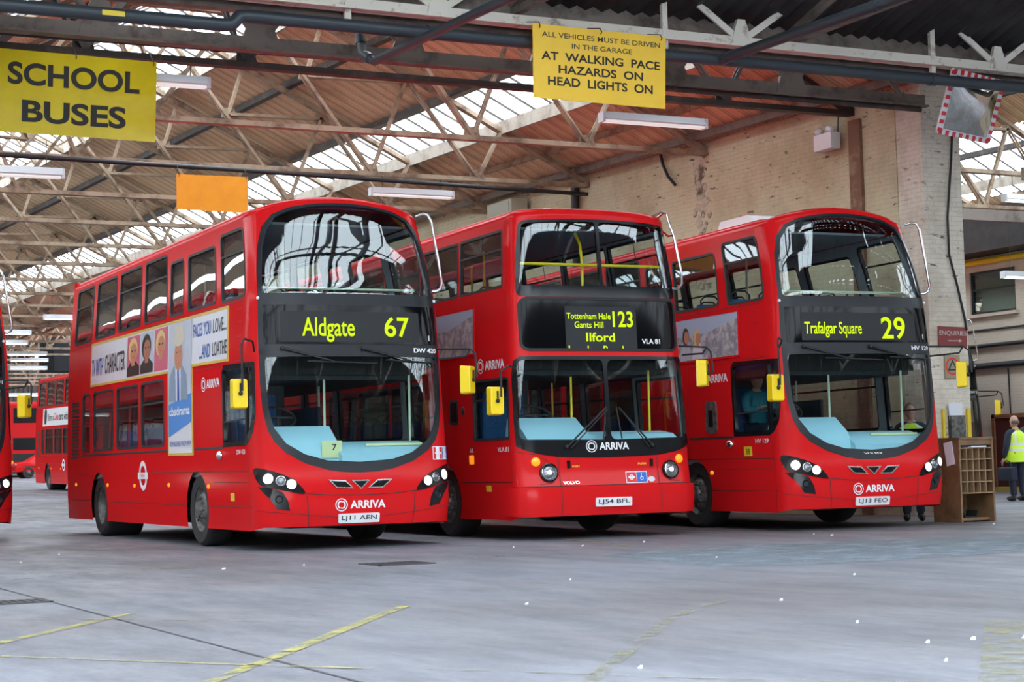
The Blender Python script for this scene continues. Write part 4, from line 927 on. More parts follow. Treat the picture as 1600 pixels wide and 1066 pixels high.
m = MB(); m.box(18.31, 19.07, 22.1, 22.75, 0, 7.7); m.build('wall_pier', M_PIER, kind='structure')
m = MB(); m.box(30.5, 31.2, 20, 33.55, 0, 6.3); m.box(30.5, 31.2, 35.2, 62, 0, 6.3); m.box(30.5, 31.2, 33.55, 35.2, 0, 4.42); m.box(30.5, 31.2, 33.55, 35.2, 5.5, 6.3)
OW = m.build('wall_office', M_OFFICE, kind='structure')
MB().box(30.44, 30.5, 35.0, 62, 0, 1.75).box(30.44, 30.5, 34.35, 34.45, 0, 1.8).build('tiled_dado', M_TILE, OW)
MB().box(30.2, 30.5, 20, 62, 0, .12).build('kerb', principled('kerb_yellow', (.40, .30, .06, 1), .8), OW)
w = MB(); w.box(30.55, 30.63, 33.55, 33.62, 4.42, 5.5).box(30.55, 30.63, 35.13, 35.2, 4.42, 5.5).box(30.55, 30.63, 33.55, 35.2, 4.42, 4.48).box(30.55, 30.63, 33.55, 35.2, 5.44, 5.5).box(30.55, 30.63, 33.62, 35.13, 5.02, 5.07)
W1 = w.build('window_1', M_DGREY, kind='structure'); MB().box(30.58, 30.60, 33.6, 35.15, 4.46, 5.46).build('window_pane', M_SG, W1); MB().box(30.38, 30.6, 33.45, 35.3, 4.34, 4.42).build('window_sill', M_OFFICE, W1)
MB().box(30.8, 30.9, 33.5, 35.3, 4.3, 5.6).build('window_blind', principled('office_interior', (.30, .36, .33, 1), .8), W1)
D1 = MB().box(30.40, 30.49, 33.0, 34.35, 0.02, 1.80).build('door_1', principled('dark_red_door', (.07, .016, .014, 1), .5), kind='structure')
MB().box(30.36, 30.52, 32.9, 33.0, 0, 1.9).box(30.36, 30.52, 34.35, 34.45, 0, 1.9).box(30.36, 30.52, 32.9, 34.45, 1.80, 1.9).build('door_frame', M_TILE, D1)
# walls that close the hall
MB().box(-30, 60, 118, 118.5, 0, 13).build('wall_back', principled('brown_cladding', (.075, .058, .048, 1), .7), kind='structure')
m = MB()
for i in range(300): x = -30+i*.3; m.box(x, x+.14, 117.9, 118, 0, 13)
m.build('cladding_ribs', M_STEELD, bpy.data.objects['wall_back'])
m = MB(); xs = [-26, -20, -13, -7, -.5, 5]        # street side with four open doorways
m.box(-26, -21, -24, -23.4, 0, 9.4); m.box(5.8, 60, -24, -23.4, 0, 9.4); m.box(-21, 6, -24, -23.4, 5.8, 9.4)
for x in (-14.6, -7.8, -1): m.box(x, x+.6, -24, -23.4, 0, 5.8)
m.build('wall_front', M_BRICKR, kind='structure')
m = MB(); m.box(-26.5, -26, -24, 118, 0, 3.2); m.box(-26.5, -26, -24, 118, 5.5, 9.4)
for i in range(24): y = -24+i*6; m.box(-26.5, -26, y, y+4.8, 3.2, 5.5)
m.build('wall_left', M_BRICKR, kind='structure'); MB().box(60, 60.5, -24, 118, 0, 13).build('wall_far_right', M_BRICKR, kind='structure')

# main roof: pitched bays with ridges along the hall, boarded slopes and glazed strips
YR0, YR1 = 21.2, 118
def zr(q): return 6.86+.5*min(q, 15.2-q)
def roof_strip(q0, q1, base, corr=True, drop=0.):
    """sheet between distances q0..q1 inside a bay that starts at distance base from the wall"""
    per = .16; n = int((YR1-YR0)/per*3) if corr else 12
    ys = np.linspace(YR0, YR1, n+1); V = []
    for i, y in enumerate(ys):
        o = (.022*math.cos(2*math.pi*i/3) if corr else 0)-drop
        V += [(wx(y)-base-q, y, zr(q)+o) for q in (q0, q1)]
    return V, [(2*i, 2*i+1, 2*i+3, 2*i+2) for i in range(n)]
CEIL = MB()
for base in (-15.2, 0., 15.2, 30.4):
    c = base < 15.2
    rng = [(-.02, 1.95), (2.95, 6.1)] if base >= 0 else [(-.02, 1.95), (2.95, 6.1)]
    lst = [(a, b) for a, b in rng]+[(15.2-b, 15.2-a) for a, b in rng]
    if base < 0: lst = [(-.02, 1.3), (3.6, 6.1)]+[(9.1, 12.25), (13.25, 15.22)]
    for a, b in lst: CEIL.add(*roof_strip(a, b, base, c))
CEIL.build('ceiling', M_SHEET, kind='structure', smooth=True)
GL = MB(); BARS = MB()
for base in (-15.2, 0., 15.2, 30.4):
    for a, b in (((1.95, 2.95), (6.1, 7.6), (7.6, 9.1), (12.25, 13.25)) if base >= 0 else ((1.3, 3.6), (6.1, 7.6), (7.6, 9.1), (12.25, 13.25))):
        GL.add(*roof_strip(a, b, base, False, .0))
        if base in (0., -15.2):
            for y in np.arange(YR0, YR1 if base == 0 else 80, .62): BARS.bar((wx(y)-base-a, y, zr(a)-.02), (wx(y)-base-b, y, zr(b)-.02), .028, .04)
GLO = GL.build('ceiling_glazing', M_RGLASS, kind='structure'); BARS.build('glazing_bars', M_STEELD, GLO)
def along(q, z, w, h, y0=YR0, y1=YR1, base=0.):
    m = MB(); m.bar((wx(y0)-base-q, y0, z), (wx(y1)-base-q, y1, z), w, h); return m
for base in (0., -15.2):
    for q, w, h, mat, nm in ((4.75, .16, .14, M_STEELD, 'purlin'), (3.02, .20, .12, M_STEELD, 'purlin'), (1.97, .05, .26, M_FASCIA, 'fascia_board'), (1.90, .09, .06, M_STEEL, 'fascia_rail'), (6.05, .05, .26, M_FASCIA, 'fascia_board'), (.95, .09, .10, M_STEEL, 'purlin'), (.25, .16, .14, M_STEELB, 'wall_plate')):
        for mir in (0, 1):
            qq = 15.2-q if mir else q; z = zr(q)-(.09 if 'fascia' not in nm else .16 if nm == 'fascia_board' else .04)
            if nm == 'wall_plate' and mir and base < 0: continue
            o = along(qq, z, w, h, base=base).build('roof_'+nm, mat, kind='structure')
# roof trusses
def truss_parts():
    ch, ra = (lambda q, z: (-q, 0, z)), None
    S = [(0, 6.62), (7.6, 10.42), (15.2, 6.62)]
    parts = {'rafter': [((0, 6.66), (7.6, 10.40)), ((15.2, 6.66), (7.6, 10.40))], 'bottom_chord': [((-.0, 6.62), (15.2, 6.62))], 'web_member': []}
    for f in (lambda q: q, lambda q: 15.2-q):
        for a, b in (((2.0, 7.58), (2.5, 6.66)), ((4.0, 8.55), (2.52, 6.66)), ((4.0, 8.55), (4.75, 6.70)), ((4.78, 6.66), (7.6, 10.35)), ((4.0, 8.47), (6.05, 8.44)), ((5.75, 9.46), (6.08, 8.44))):
            parts['web_member'].append(((f(a[0]), a[1]), (f(b[0]), b[1])))
    return parts
TP = truss_parts()
def truss_mesh(key, w):
    m = MB()
    (a, b) = key
    for dy in (-.045, .045): m.angle((-a[0], dy, a[1]), (-b[0], dy, b[1]), w, .014)
    return m
GUS = [(2.5, 6.68), (4.0, 8.45), (4.78, 6.68), (6.05, 8.44), (7.6, 10.25)]
def make_truss(y, base, mat, first):
    t = bpy.data.objects.new('roof_truss', None); COL.objects.link(t); t.location = (wx(y)-base, y, 0); t['kind'] = 'structure'
    for nm, l in TP.items():
        for i, k in enumerate(l):
            obj(nm, cached(('truss', nm, i), lambda: truss_mesh(k, .062 if nm == 'web_member' else .085).mesh(nm)), mat, t)
    def gus():
        m = MB()
        for q, z in GUS:
            for f in ((q, 15.2-q) if q < 7.5 else (q,)): m.prism([(f-.17, z-.07), (f+.17, z-.07), (f+.14, z+.12), (f-.10, z+.16)], lambda u, v, t: (-u, t, v), -.012, .012)
        return m.mesh('gusset_plate')
    obj('gusset_plate', cached('gus', gus), mat, t); return t
ty = [23.75+4.05*i for i in range(23)]
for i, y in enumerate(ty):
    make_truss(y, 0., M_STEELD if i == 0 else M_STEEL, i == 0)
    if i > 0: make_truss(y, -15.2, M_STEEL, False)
# deep riveted girder on the pier line, white lattice girder in front of it
def girder(name, y, zb, zt, x0, x1, step, mat, fl=.2, deep=.16, ph=0., posts=True, pw=1.):
    g = bpy.data.objects.new(name, None); COL.objects.link(g); g['kind'] = 'structure'; g.location = (0, y, 0)
    MB().box(x0, x1, -.1, .1, zb, zb+.03).box(x0, x1, -.012, .012, zb, zb+fl).build('bottom_flange', mat, g)
    MB().box(x0, x1, -.1, .1, zt, zt+.03).box(x0, x1, -.012, .012, zt-fl, zt).build('top_flange', mat, g)
    x = x0+ph
    while x < x1-step*.5:
        MB().bar((x, 0, zb+fl*.6), (x+step/2, 0, zt-fl*.5), .09, .03, up=(0, 1, 0)).bar((x+step/2, 0, zt-fl*.5), (x+step, 0, zb+fl*.6), .09, .03, up=(0, 1, 0)).build('lattice_bar', mat, g)
        MB().prism([(x-.28*pw, zb+.02), (x+.28*pw, zb+.02), (x+.22*pw, zb+fl*1.2), (x+.10*pw, zb+fl*2.6), (x-.10*pw, zb+fl*2.6), (x-.22*pw, zb+fl*1.2)], lambda u, v, t: (u, t, v), -.03, .03).build('gusset_plate', mat, g)
        if posts: MB().box(x+step*.73-.04, x+step*.73+.04, -.03, .03, zb-.12, zt).build('hanger_post', mat, g)
        x += step
    return g
girder('riveted_girder', 22.1, 6.42, 8.0, -12, 18.4, 2.1, M_STEELB, .2, ph=.55, posts=False)
girder('lattice_girder', 20.3, 6.60, 8.3, -14, 34, 4.55, M_STEELW, .15, ph=.45, pw=.6)
MB().box(-14, 34, 20.58, 20.62, 6.56, 6.92).box(-14, 34, 20.52, 20.7, 6.54, 6.58).box(-26, 60, 20.62, 21.0, 6.93, 7.07).build('valley_beam', M_STEELB, kind='structure')
MB().prism([(-12, 6.9), (34, 6.9), (34, 7.3), (10.9, 10.8), (3.2, 7.0), (-12, 7.0)], lambda u, v, t: (u, t, v), 20.95, 21.0).build('wall_gable', M_SHEETD, kind='structure')
# front roof over the forecourt (ridges across), dark corrugated sheets with wide glazed bands
def front_strip(y0, z0, y1, z1, corr=True, x0=-26, x1=60):
    n = max(2, int((x1-x0)/.25*2)) if corr else 8; xs = np.linspace(x0, x1, n+1); V = []
    for i, x in enumerate(xs):
        o = .03*(1 if i % 2 else -1) if corr else 0; V += [(x, y0, z0+o), (x, y1, z1+o)]
    return V, [(2*i, 2*i+1, 2*i+3, 2*i+2) for i in range(n)]
FS = MB(); FG = MB(); FB = MB()
FZ = lambda t: 6.98+.30*min(t, 14.2-t)
def front_bay(b, bands):
    """bands: (t0, t1, [(x0, x1) glazed lengths])"""
    t = 0
    for t0, t1, xs in bands+[(14.2, 14.2, [])]:
        if t0 > t:
            for u0, u1 in (((t, 7.1), (7.1, t0)) if t < 7.1 < t0 else ((t, t0),)): FS.add(*front_strip(b-u0, FZ(u0), b-u1, FZ(u1)))
        x = -26
        for x0, x1 in xs:
            if x0 > x: FS.add(*front_strip(b-t0, FZ(t0), b-t1, FZ(t1), True, x, x0))
            FG.add(*front_strip(b-t0, FZ(t0), b-t1, FZ(t1), False, x0, x1)); x = x1
            for q in np.arange(x0, x1+.1, .85): FB.bar((q, b-t0, FZ(t0)-.02), (q, b-t1, FZ(t1)-.02), .035, .05)
        if xs and x < 60: FS.add(*front_strip(b-t0, FZ(t0), b-t1, FZ(t1), True, x, 60))
        t = t1
front_bay(20.75, [(4.75, 6.3, [(-26, 14.8), (24.5, 60)]), (6.5, 7.05, [(-26, 14.2), (15.6, 17.4), (24.5, 60)]), (7.3, 8.6, [(-26, 12), (15.4, 17.6), (24.5, 60)]), (9.7, 10.5, [(-26, 19), (26, 60)]), (12.6, 14.0, [(-26, 10), (26, 60)])])
front_bay(6.55, [(.8, 6.9, [(-26, 60)]), (7.3, 11.0, [(-26, 60)])])
front_bay(-7.65, [])
FS.build('ceiling_front', M_SHEETD, kind='structure'); o = FG.build('ceiling_front_glazing', M_RGLASS, kind='structure'); FB.build('glazing_bars', M_STEELD, o)
for b in (20.75, 6.55):
    for i in range(14):
        x = -16+i*4.4
        t = bpy.data.objects.new('roof_truss', None); COL.objects.link(t); t.location = (x, b, 0); t['kind'] = 'structure'
        for j, (p, q) in enumerate((((0, 6.9), (-7.1, 9.0)), ((-14.2, 6.9), (-7.1, 9.0)), ((0, 6.85), (-14.2, 6.85)), ((-2.4, 7.55), (-3.6, 6.85)), ((-3.6, 6.85), (-5.0, 8.3)), ((-5.0, 8.3), (-7.1, 6.85)), ((-9.2, 8.3), (-7.1, 6.85)), ((-10.6, 6.85), (-9.2, 8.3)), ((-11.8, 7.55), (-10.6, 6.85)))):
            obj('rafter' if j < 2 else 'bottom_chord' if j == 2 else 'web_member', cached(('ft', j), lambda: MB().bar((0, p[0], p[1]), (0, q[0], q[1]), .10, .10).mesh('m')), M_STEELB, t)
for x in (-18, 2.0, 22, 42): MB().box(x-.15, x+.15, 5.9, 6.2, 0, 6.9).build('column', M_STEELB, kind='structure') if x not in (2.0, 22) else None
MIRROR_PTS = [(17.367, 20.2, 6.58), (18.636, 20.5, 6.536), (18.61, 20.95, 5.659), (17.388, 20.65, 5.699)]
# ------------------------------------------------------------------ the buses
D0 = ((-.66, .03, 2.585, 2.80), ('67', .40, .79, 2.565, 2.83))
BUS67 = gemini('red double-decker bus with destination blind reading Aldgate 67', (8.06, 20.33, 0), R(0), 'DW 420', ((-.68, .0, 2.585, 2.81), ('67', .40, .745, 2.575, 2.825)), 'Aldgate', 'LJ11 AEN', ad=ad_panel)
tfl_sticker(GEM, BUS67, GEM.s_at(1.06, 1.12)-.06, 1.06, .30, .145)
m = MB(); m.box(-.42, -.16, .24, .245, 1.10, 1.31); n_ = m.build('cab_notice', M_NOTE, BUS67); V, F = fit_text('7', -.29, -.23, 1.19, 1.27, .02); me = bpy.data.meshes.new('notice'); me.from_pydata([(a, .236, b) for a, b in V], [], F); obj('lettering', me, M_TEXTB, n_)
BUS123 = alexander('older red double-decker bus with Ilford 123 blind and round headlamps', (11.386, 20.044, 0), R(-1.466))
def ad29(sk, root): city_ad(sk, root, -9.4, -2.17, 2.36, 3.02, True)
BUS29 = gemini('red double-decker bus with destination blind reading Trafalgar Square 29', (14.925, 19.234, 0), R(-2.96), 'HV 129', ((-.90, -.02, 2.60, 2.76), ('29', .30, .70, 2.53, 2.83)), 'Trafalgar Square', 'LJ13 FEO', ad=ad29)
writing(GEM, 'VOLVO', BUS29, M_CHROME, -.14, .14, .985, 1.01, .03, .01, name='maker_lettering')
g_ = panel(GEM, 'ticket_reader', BUS29, M_HUB, rr(-3.18, -2.88, 1.33, 1.78, .06), off=.02, thick=.02, step=.3); panel(GEM, 'slot', g_, M_BLACK, rr(-3.09, -2.97, 1.42, 1.66, .01, 1), off=.024, step=.3)
V, F = multi(rr(-2.2, -1.99, 1.0, 1.13, .006, 1)); q_ = on_skin(GEM, 'sticker', BUS29, M_STY, V, F, .006); writing(GEM, '38', q_, M_TEXTB, -2.15, -2.04, 1.02, 1.10, .01, .009)
V, F = multi(rr(-2.2, -2.04, .60, .70, .006, 1)); on_skin(GEM, 'sticker', BUS67, M_STY, V, F, .006)
MB().prism([(0, 4.26), (.10, 4.40), (.22, 4.43), (1.25, 4.43), (1.4, 4.26)], lambda u, w, t: (t, 1.6+u*.72, w-.03), -.78, .2).build('roof_pod', M_WHITE, BUS29, smooth=True)
gemini('red double-decker bus cut off by the left edge, yellow mirror showing', (4.12, 27.8, 0), R(0), 'DW 91', full=False, detail=False)
gemini('red double-decker bus mostly hidden behind the brick pier', (27.98, 33.2, 0), R(0), 'DW 81', full=False, detail=False)
def cola(sk, root):
    fr = panel(sk, 'advertisement', root, M_WHITE, rr(-9.9, -2.2, 2.38, 3.02, .01, 1), off=.01, thick=.01, step=.6)
    V, F = multi(round_poly([(-9.6, 2.44), (-9.3, 2.44), (-9.22, 2.7), (-9.25, 3.0), (-9.65, 3.0), (-9.68, 2.7)], .08)); on_skin(sk, 'print_bottle', fr, M_TEXTB, V, F, .012)
    writing(sk, 'Share a', fr, M_TEXTB, -9.05, -8.0, 2.56, 2.82, .01, .012); writing(sk, 'Coke', fr, M_STRED, -7.95, -7.2, 2.56, 2.84, .03, .012); writing(sk, 'zero with...', fr, M_TEXTB, -7.1, -5.4, 2.56, 2.84, .02, .012)
FARB = gemini('distant red double-decker bus with white banner advertisement on its side', (15.55, 59.6, .335), R(0), full=False, detail=False, ad=cola)
FARB.rotation_euler = (R(.745), 0, 0)
# far bus seen from behind
t = thing('double_decker_bus', 'distant red bus seen from behind, above the red car', 'bus', (21.0, 104, on_rise(104)), 0)
m = MB(); m.box(-1.26, 1.26, 0, 10, .3, 4.3); m.build('body', M_RED2, t, bevel=.16)
MB().box(-.95, .98, -.02, .05, 3.1, 3.95).build('rear_window', M_BLACK, t, bevel=.01); MB().box(-.98, 1.0, -.02, .05, 1.55, 2.25).build('lower_rear_window', M_BLACK, t, bevel=.01)
MB().box(-1.0, 1.0, -.03, .02, .9, 1.35).build('engine_grille', M_UNDER, t)
for x in (-1.05, 1.05): MB().box(x-.07, x+.07, -.03, .02, .75, .95).build('tail_lamp', M_AMBER, t)
for x in (-1.0, 1.0):
    for y in (2.2, 7.8): w = wheel(t, x*1.2, y, .48, .3, -1 if x < 0 else 1)
# red hatchback
t = thing('car', 'small red hatchback car parked far behind on the left', 'car', (21.1, 99.5, on_rise(99.5)), R(0))
CP = [(-2.0, .35), (-2.02, .62), (-1.9, .80), (-1.25, .93), (-.55, 1.36), (-.1, 1.46), (.9, 1.45), (1.6, 1.25), (1.95, .95), (2.0, .6), (1.98, .35)]
m = MB(); m.smooth = True
def taper(u, w, tt): return (u, tt*(1 if w < .95 else 1-.32*(w-.95)/.5), w)
m.prism(CP, taper, -.84, .84); m.build('body', M_RED, t, bevel=.05)
for poly in ([(-1.0, .97), (-.45, 1.32), (-.05, 1.38), (.1, 1.38), (.1, .97)], [(.18, .97), (.18, 1.38), (.85, 1.37), (1.45, 1.18), (1.55, .99)]):
    for sg in (-1, 1): MB().prism(poly, lambda u, w, tt: (u, sg*(.845-.27*(w-.95)/.5+tt), w), .0, .012).build('side_window', M_BLACK, t)
for x in (-1.3, 1.25):
    for s in (-1, 1): w = wheel(t, 0, 0, .31, .2, s); w.location = (x, s*.84, .31); w.rotation_euler = (0, 0, R(90) if s < 0 else R(-90))
MB().box(-1.6, 1.7, -.855, -.845, .62, .67).build('rubbing_strip', M_RUBBER, t); MB().ball((-.72, -.93, 1.0), (.08, .10, .06), 10, 6).build('door_mirror', M_RED, t, smooth=True)
for s in (-1, 1): MB().ball((-1.93, s*.6, .72), (.08, .16, .09), 10, 6).build('headlamp', M_LAMP2, t, smooth=True)

# ------------------------------------------------------------------ hanging signs
M_SIGNY = principled('sign_yellow', (.96, .60, .045, 1), .5, vary=(1.5, (.88, .54, .04, 1), .4, .7)); M_SCHOOL = principled('banner_yellow', (.70, .55, .012, 1), .28, vary=(.7, (.60, .47, .01, 1), .45, .6)); M_ORANGE = principled('sign_orange', (.85, .36, .012, 1), .5, vary=(2, (.75, .30, .01, 1), .4, .7))
M_PRINTG = principled('print_grey_black', (.07, .065, .03, 1), .6); M_PRINTK = principled('print_soft_black', (.018, .017, .015, 1), .6)
def sheet_sign(name, label, cat, tl, tr, br, bl, y, mat, rows, hooks=(), th=.015, hy=.12):
    t = thing(name, label, cat, (tl[0], y, tl[1])); T = lambda p: (p[0]-tl[0], p[1]-tl[1])
    a, b, c, d = T(tl), T(tr), T(br), T(bl)
    def P(u, v): return (a[0]*(1-u)*(1-v)+b[0]*u*(1-v)+d[0]*(1-u)*v+c[0]*u*v, a[1]*(1-u)*(1-v)+b[1]*u*(1-v)+d[1]*(1-u)*v+c[1]*u*v)
    m = MB(); n = 12; V = []; F = []
    for k in (0, th):
        for i in range(n+1):
            for j in range(5): p = P(i/n, j/4); V.append((p[0], k, p[1]))
    N_ = (n+1)*5
    for i in range(n):
        for j in range(4): q = (i*5+j, i*5+j+1, (i+1)*5+j+1, (i+1)*5+j); F += [q, tuple(x+N_ for x in q[::-1])]
    rim = [i*5 for i in range(n+1)]+[n*5+j for j in range(1, 5)]+[i*5+4 for i in range(n-1, -1, -1)]+[j for j in range(3, 0, -1)]
    F += [(rim[i], rim[(i+1) % len(rim)], rim[(i+1) % len(rim)]+N_, rim[i]+N_) for i in range(len(rim))]
    m.add(V, F); m.build('board', mat, t)
    for txt, u0, u1, v0, v1, mt, bold in rows:
        V, F = fit_text(txt, u0, u1, -v1, -v0, bold); me = bpy.data.meshes.new('writing'); me.from_pydata([(P(x, -yy)[0], -.003, P(x, -yy)[1]) for x, yy in V], [], F); obj('lettering', me, mt, t)
    for u, up in hooks:
        p = P(u, .03); q = MB(); q.smooth = True; q.tube([(p[0], -.012, p[1]-.03), (p[0]+.01, -.02, p[1]), (p[0], .0, p[1]+.05), (p[0], hy, p[1]+up)], .007, 6); q.build('hook', M_STEELD, t)
    return t
sheet_sign('hanging_sign', 'yellow hanging sign telling drivers to go at walking pace', 'sign', (10.326, 6.548), (12.294, 6.538), (12.255, 5.574), (10.316, 5.594), 19.9, M_SIGNY,
    [('ALL VEHICLES MUST BE DRIVEN', .065, .955, .095, .165, M_PRINTG, .012), ('IN THE GARAGE', .285, .74, .225, .295, M_PRINTG, .012), ('AT  WALKING  PACE', .06, .955, .36, .475, M_PRINTK, .024), ('HAZARDS  ON', .185, .825, .53, .645, M_PRINTK, .024), ('HEAD  LIGHTS  ON', .105, .90, .695, .815, M_PRINTK, .024)], ((.045, .13), (.5, .13), (.96, .13)), hy=.34)
sheet_sign('hanging_banner', 'large yellow SCHOOL BUSES banner hanging at the upper left', 'sign', (4.27, 6.535), (6.46, 6.51), (6.42, 5.415), (4.25, 5.44), 23.5, M_SCHOOL,
    [('SCHOOL', .10, .895, .145, .42, M_PRINTK, .03), ('BUSES', .185, .815, .595, .865, M_PRINTK, .03)], ((.02, .16), (.5, .16), (.975, .16)), th=.006)
sheet_sign('hanging_sign', 'blank orange sign hanging above the Aldgate bus', 'sign', (8.98, 6.36), (10.33, 6.37), (10.32, 5.70), (8.98, 5.72), 31.45, M_ORANGE, [], ((.03, .2), (.97, .2)), th=.02, hy=.09)
# enquiries board on the pier
sheet_sign('wall_sign', 'dark red ENQUIRIES board with arrow on the pale pier', 'sign', (18.47, 2.96), (19.04, 2.95), (19.03, 2.63), (18.46, 2.64), 22.075, principled('board_red', (.22, .025, .022, 1), .5), [('ENQUIRIES', .03, .97, .20, .46, principled('faded_white', (.50, .42, .38, 1), .6), .01)], th=.02)
e_ = bpy.data.objects['wall_sign']; me = bpy.data.meshes.new('arrow'); me.from_pydata([(.18, -.003, -.232), (.40, -.003, -.232), (.40, -.003, -.25), (.46, -.003, -.226), (.40, -.003, -.20), (.40, -.003, -.218), (.18, -.003, -.218)], [], [(0, 1, 2, 3, 4, 5, 6)]); obj('arrow', me, MATS['faded_white'], e_)
t = thing('warning_sign', 'old warning sign, black triangle in a red ring on the pier', 'sign', (18.72, 22.08, 2.33)); MB().box(-.15, .15, -.004, .02, -.19, .18).build('board', principled('old_board', (.36, .28, .18, 1), .8), t)
V, F = multi((circ(0, .0, .135, 28), [circ(0, 0, .112, 28)])); me = bpy.data.meshes.new('ring'); me.from_pydata([(a, -.008, b) for a, b in V], [], F); obj('red_ring', me, M_STRED, t)
V, F = multi(([(-.10, -.065), (.10, -.065), (0, .11)], [[(-.058, -.042), (.058, -.042), (0, .062)]])); me = bpy.data.meshes.new('tri'); me.from_pydata([(a, -.009, b) for a, b in V], [], F); obj('black_triangle', me, M_PRINTK, t)
t = thing('document_holder', 'grey metal document holder with white papers fixed to the pier', 'holder', (18.74, 22.1, 1.2)); MB().box(-.14, .14, -.09, 0, 0, .36).build('box', M_HUB, t, bevel=.008)
for i, (x, a) in enumerate(((-.05, -.1), (.04, .06))): o = MB().box(-.09, .09, -.004, .004, 0, .26).build('paper', M_PAPER, t); o.location = (x, -.05+.03*i, .30); o.rotation_euler = (0, a, 0)
for x, w_ in ((18.50, .05), (19.0, .07)): tag(MB().box(x-w_/2, x+w_/2, 22.06, 22.1, 1.10, 1.66).build('edge_guard', M_STY), 'yellow strip beside the document holder, on the %s of it' % ('left' if x < 18.7 else 'right'), 'guard')
# traffic mirror
Pm = [Vector(p) for p in MIRROR_PTS]
t = thing('traffic_mirror', 'square convex traffic mirror with red and white chequered border', 'mirror', Pm[0]); o0 = Pm[0]; ex = Pm[1]-Pm[0]; ey = Pm[3]-Pm[0]; nn = ex.cross(ey).normalized()
if nn.y > 0: nn = -nn
B = lambda u, v, k=0: (ex*u+ey*v+nn*k)
m = MB(); m.prism(rr(0, 1, 0, 1, .05), lambda u, v, k: B(u, v, k), -.03, 0); m.build('backing', M_WHITE, t)
for i in range(8):
    for e in range(4):
        a, b = (i+.25)/8, (i+.72)/8; w_ = .075
        q = [(a, 0), (b, 0), (b, w_), (a, w_)] if e == 0 else [(a, 1-w_), (b, 1-w_), (b, 1), (a, 1)] if e == 1 else [(0, a), (w_, a), (w_, b), (0, b)] if e == 2 else [(1-w_, a), (1, a), (1, b), (1-w_, b)]
        m = MB(); m.prism(q, lambda u, v, k: B(u, v, k), .002, .006); m.build('red_check', M_STRED, t)
m = MB(); m.smooth = True; n = 14; V = [B(.09+.82*i/n, .09+.82*j/n, .008+.12*(1-(2*i/n-1)**2)*(1-(2*j/n-1)**2)) for i in range(n+1) for j in range(n+1)]
m.add(V, [(i*(n+1)+j, i*(n+1)+j+1, (i+1)*(n+1)+j+1, (i+1)*(n+1)+j) for i in range(n) for j in range(n)]); m.build('mirror_face', principled('mirror_face', (.60, .57, .54, 1), .04, metal=1), t)
m = MB(); m.tube([B(.5, .3, -.03), B(.5, .1, -.12), B(.45, -.15, -.16)], .02, 8); m.build('bracket', M_STEELD, t)

# ------------------------------------------------------------------ pipes, cables, lamps
def pipe(name, label, pts, r, mat, bands=(), cat='pipe'):
    t = thing(name, label, cat, pts[0]); q = [Vector(p)-Vector(pts[0]) for p in pts]; m = MB(); m.smooth = True; m.tube(q, r, 14); m.build('pipe_run', mat, t)
    for k in bands:
        i = min(int(k*(len(q)-1)), len(q)-2); f = k*(len(q)-1)-i; c = q[i].lerp(q[i+1], f); d = (q[i+1]-q[i]).normalized()*.05; m = MB(); m.smooth = True; m.tube([c-d, c+d], r*1.18, 14); m.build('collar', mat, t)
    return t
YP = 20.08; zA = lambda x: .97+.2675*YP+.0006*x
p_ = pipe('gas_pipe', 'thick grey pipe crossing the hall in front of the traffic mirror', [(-12, YP, 6.212), (6.30, YP, 6.212), (6.42, YP, 6.222), (6.52, YP, 6.332), (6.62, YP, 6.342), (12, YP, 6.342), (29.4, YP, 6.362)], .082, M_PIPE, (.12, .74, .88))
pl = MB().box(-.13, .13, -.086, -.082, -.03, .03); o = pl.build('pipe_label', M_STY, p_); o.location = (12+5.0, 0, .0)
pipe('gas_pipe', 'grey branch pipe rising above the walking pace sign, right of it', [(13.23, 20.08, 6.34), (13.26, 19.9, 6.345), (13.64, 14, 6.36)], .07, M_PIPE, (.3, .75))
pipe('gas_pipe', 'grey branch pipe slanting above the Aldgate bus, left of the walking pace sign', [(8.50, 21.3, 6.75), (8.50, 21.15, 6.28), (8.56, 20.9, 6.13), (9.0, 14, 6.12)], .058, M_PIPE, (.2, .5))
pipe('conduit', 'black pipe running along the dark beam over the SCHOOL BUSES banner', [(-2, 23.52, 6.72), (9.62, 23.52, 6.80), (17.5, 23.52, 6.80)], .055, M_PIPEB, (.2, .4))
p_ = pipe('conduit', 'thin black pipe crossing above the blank orange sign', [(3, 31.6, 6.60), (10, 31.6, 6.52), (14.8, 31.6, 6.44), (17.55, 31.6, 6.40)], .042, M_PIPEB, (.3, .7))
pipe('rain_pipe', 'black rainwater downpipe on the tan brick wall', [(17.58, 32.19, 0.02), (17.58, 32.19, 6.72)], .085, M_PIPEB, (.9,))
pipe('cable_tray', 'dark cable tray fixed under the riveted girder, right end at the pier', [(11.5, 22.1, 6.385), (14.5, 22.1, 6.385), (18.28, 22.06, 6.375)], .04, M_STEELD, cat='tray')
pipe('cable', 'black cable drooping down the pale pier', [(18.98, 22.07, 6.8), (18.86, 22.07, 5.6), (18.74, 22.07, 4.7), (18.74, 22.07, 4.1), (18.88, 22.07, 3.6), (19.0, 22.07, 3.1), (19.03, 22.07, 2.9)], .018, M_CABLE, cat='cable')
pipe('cable', 'short black cable hanging loose by the broken render', [(17.80, 29.18, 6.95), (17.80, 29.05, 6.6), (17.78, 28.85, 6.35), (17.8, 28.63, 6.15)], .03, M_CABLE, cat='cable')
pipe('conduit', 'yellow pipe along the top of the office wall', [(30.40, 22, 5.72), (30.40, 60, 5.72)], .075, M_STY, (.2,))
pipe('conduit', 'thick black pipe low on the office wall above the doorway', [(30.40, 22, 3.10), (30.40, 34, 3.12), (30.40, 60, 3.12)], .075, M_PIPEB, (.2,))
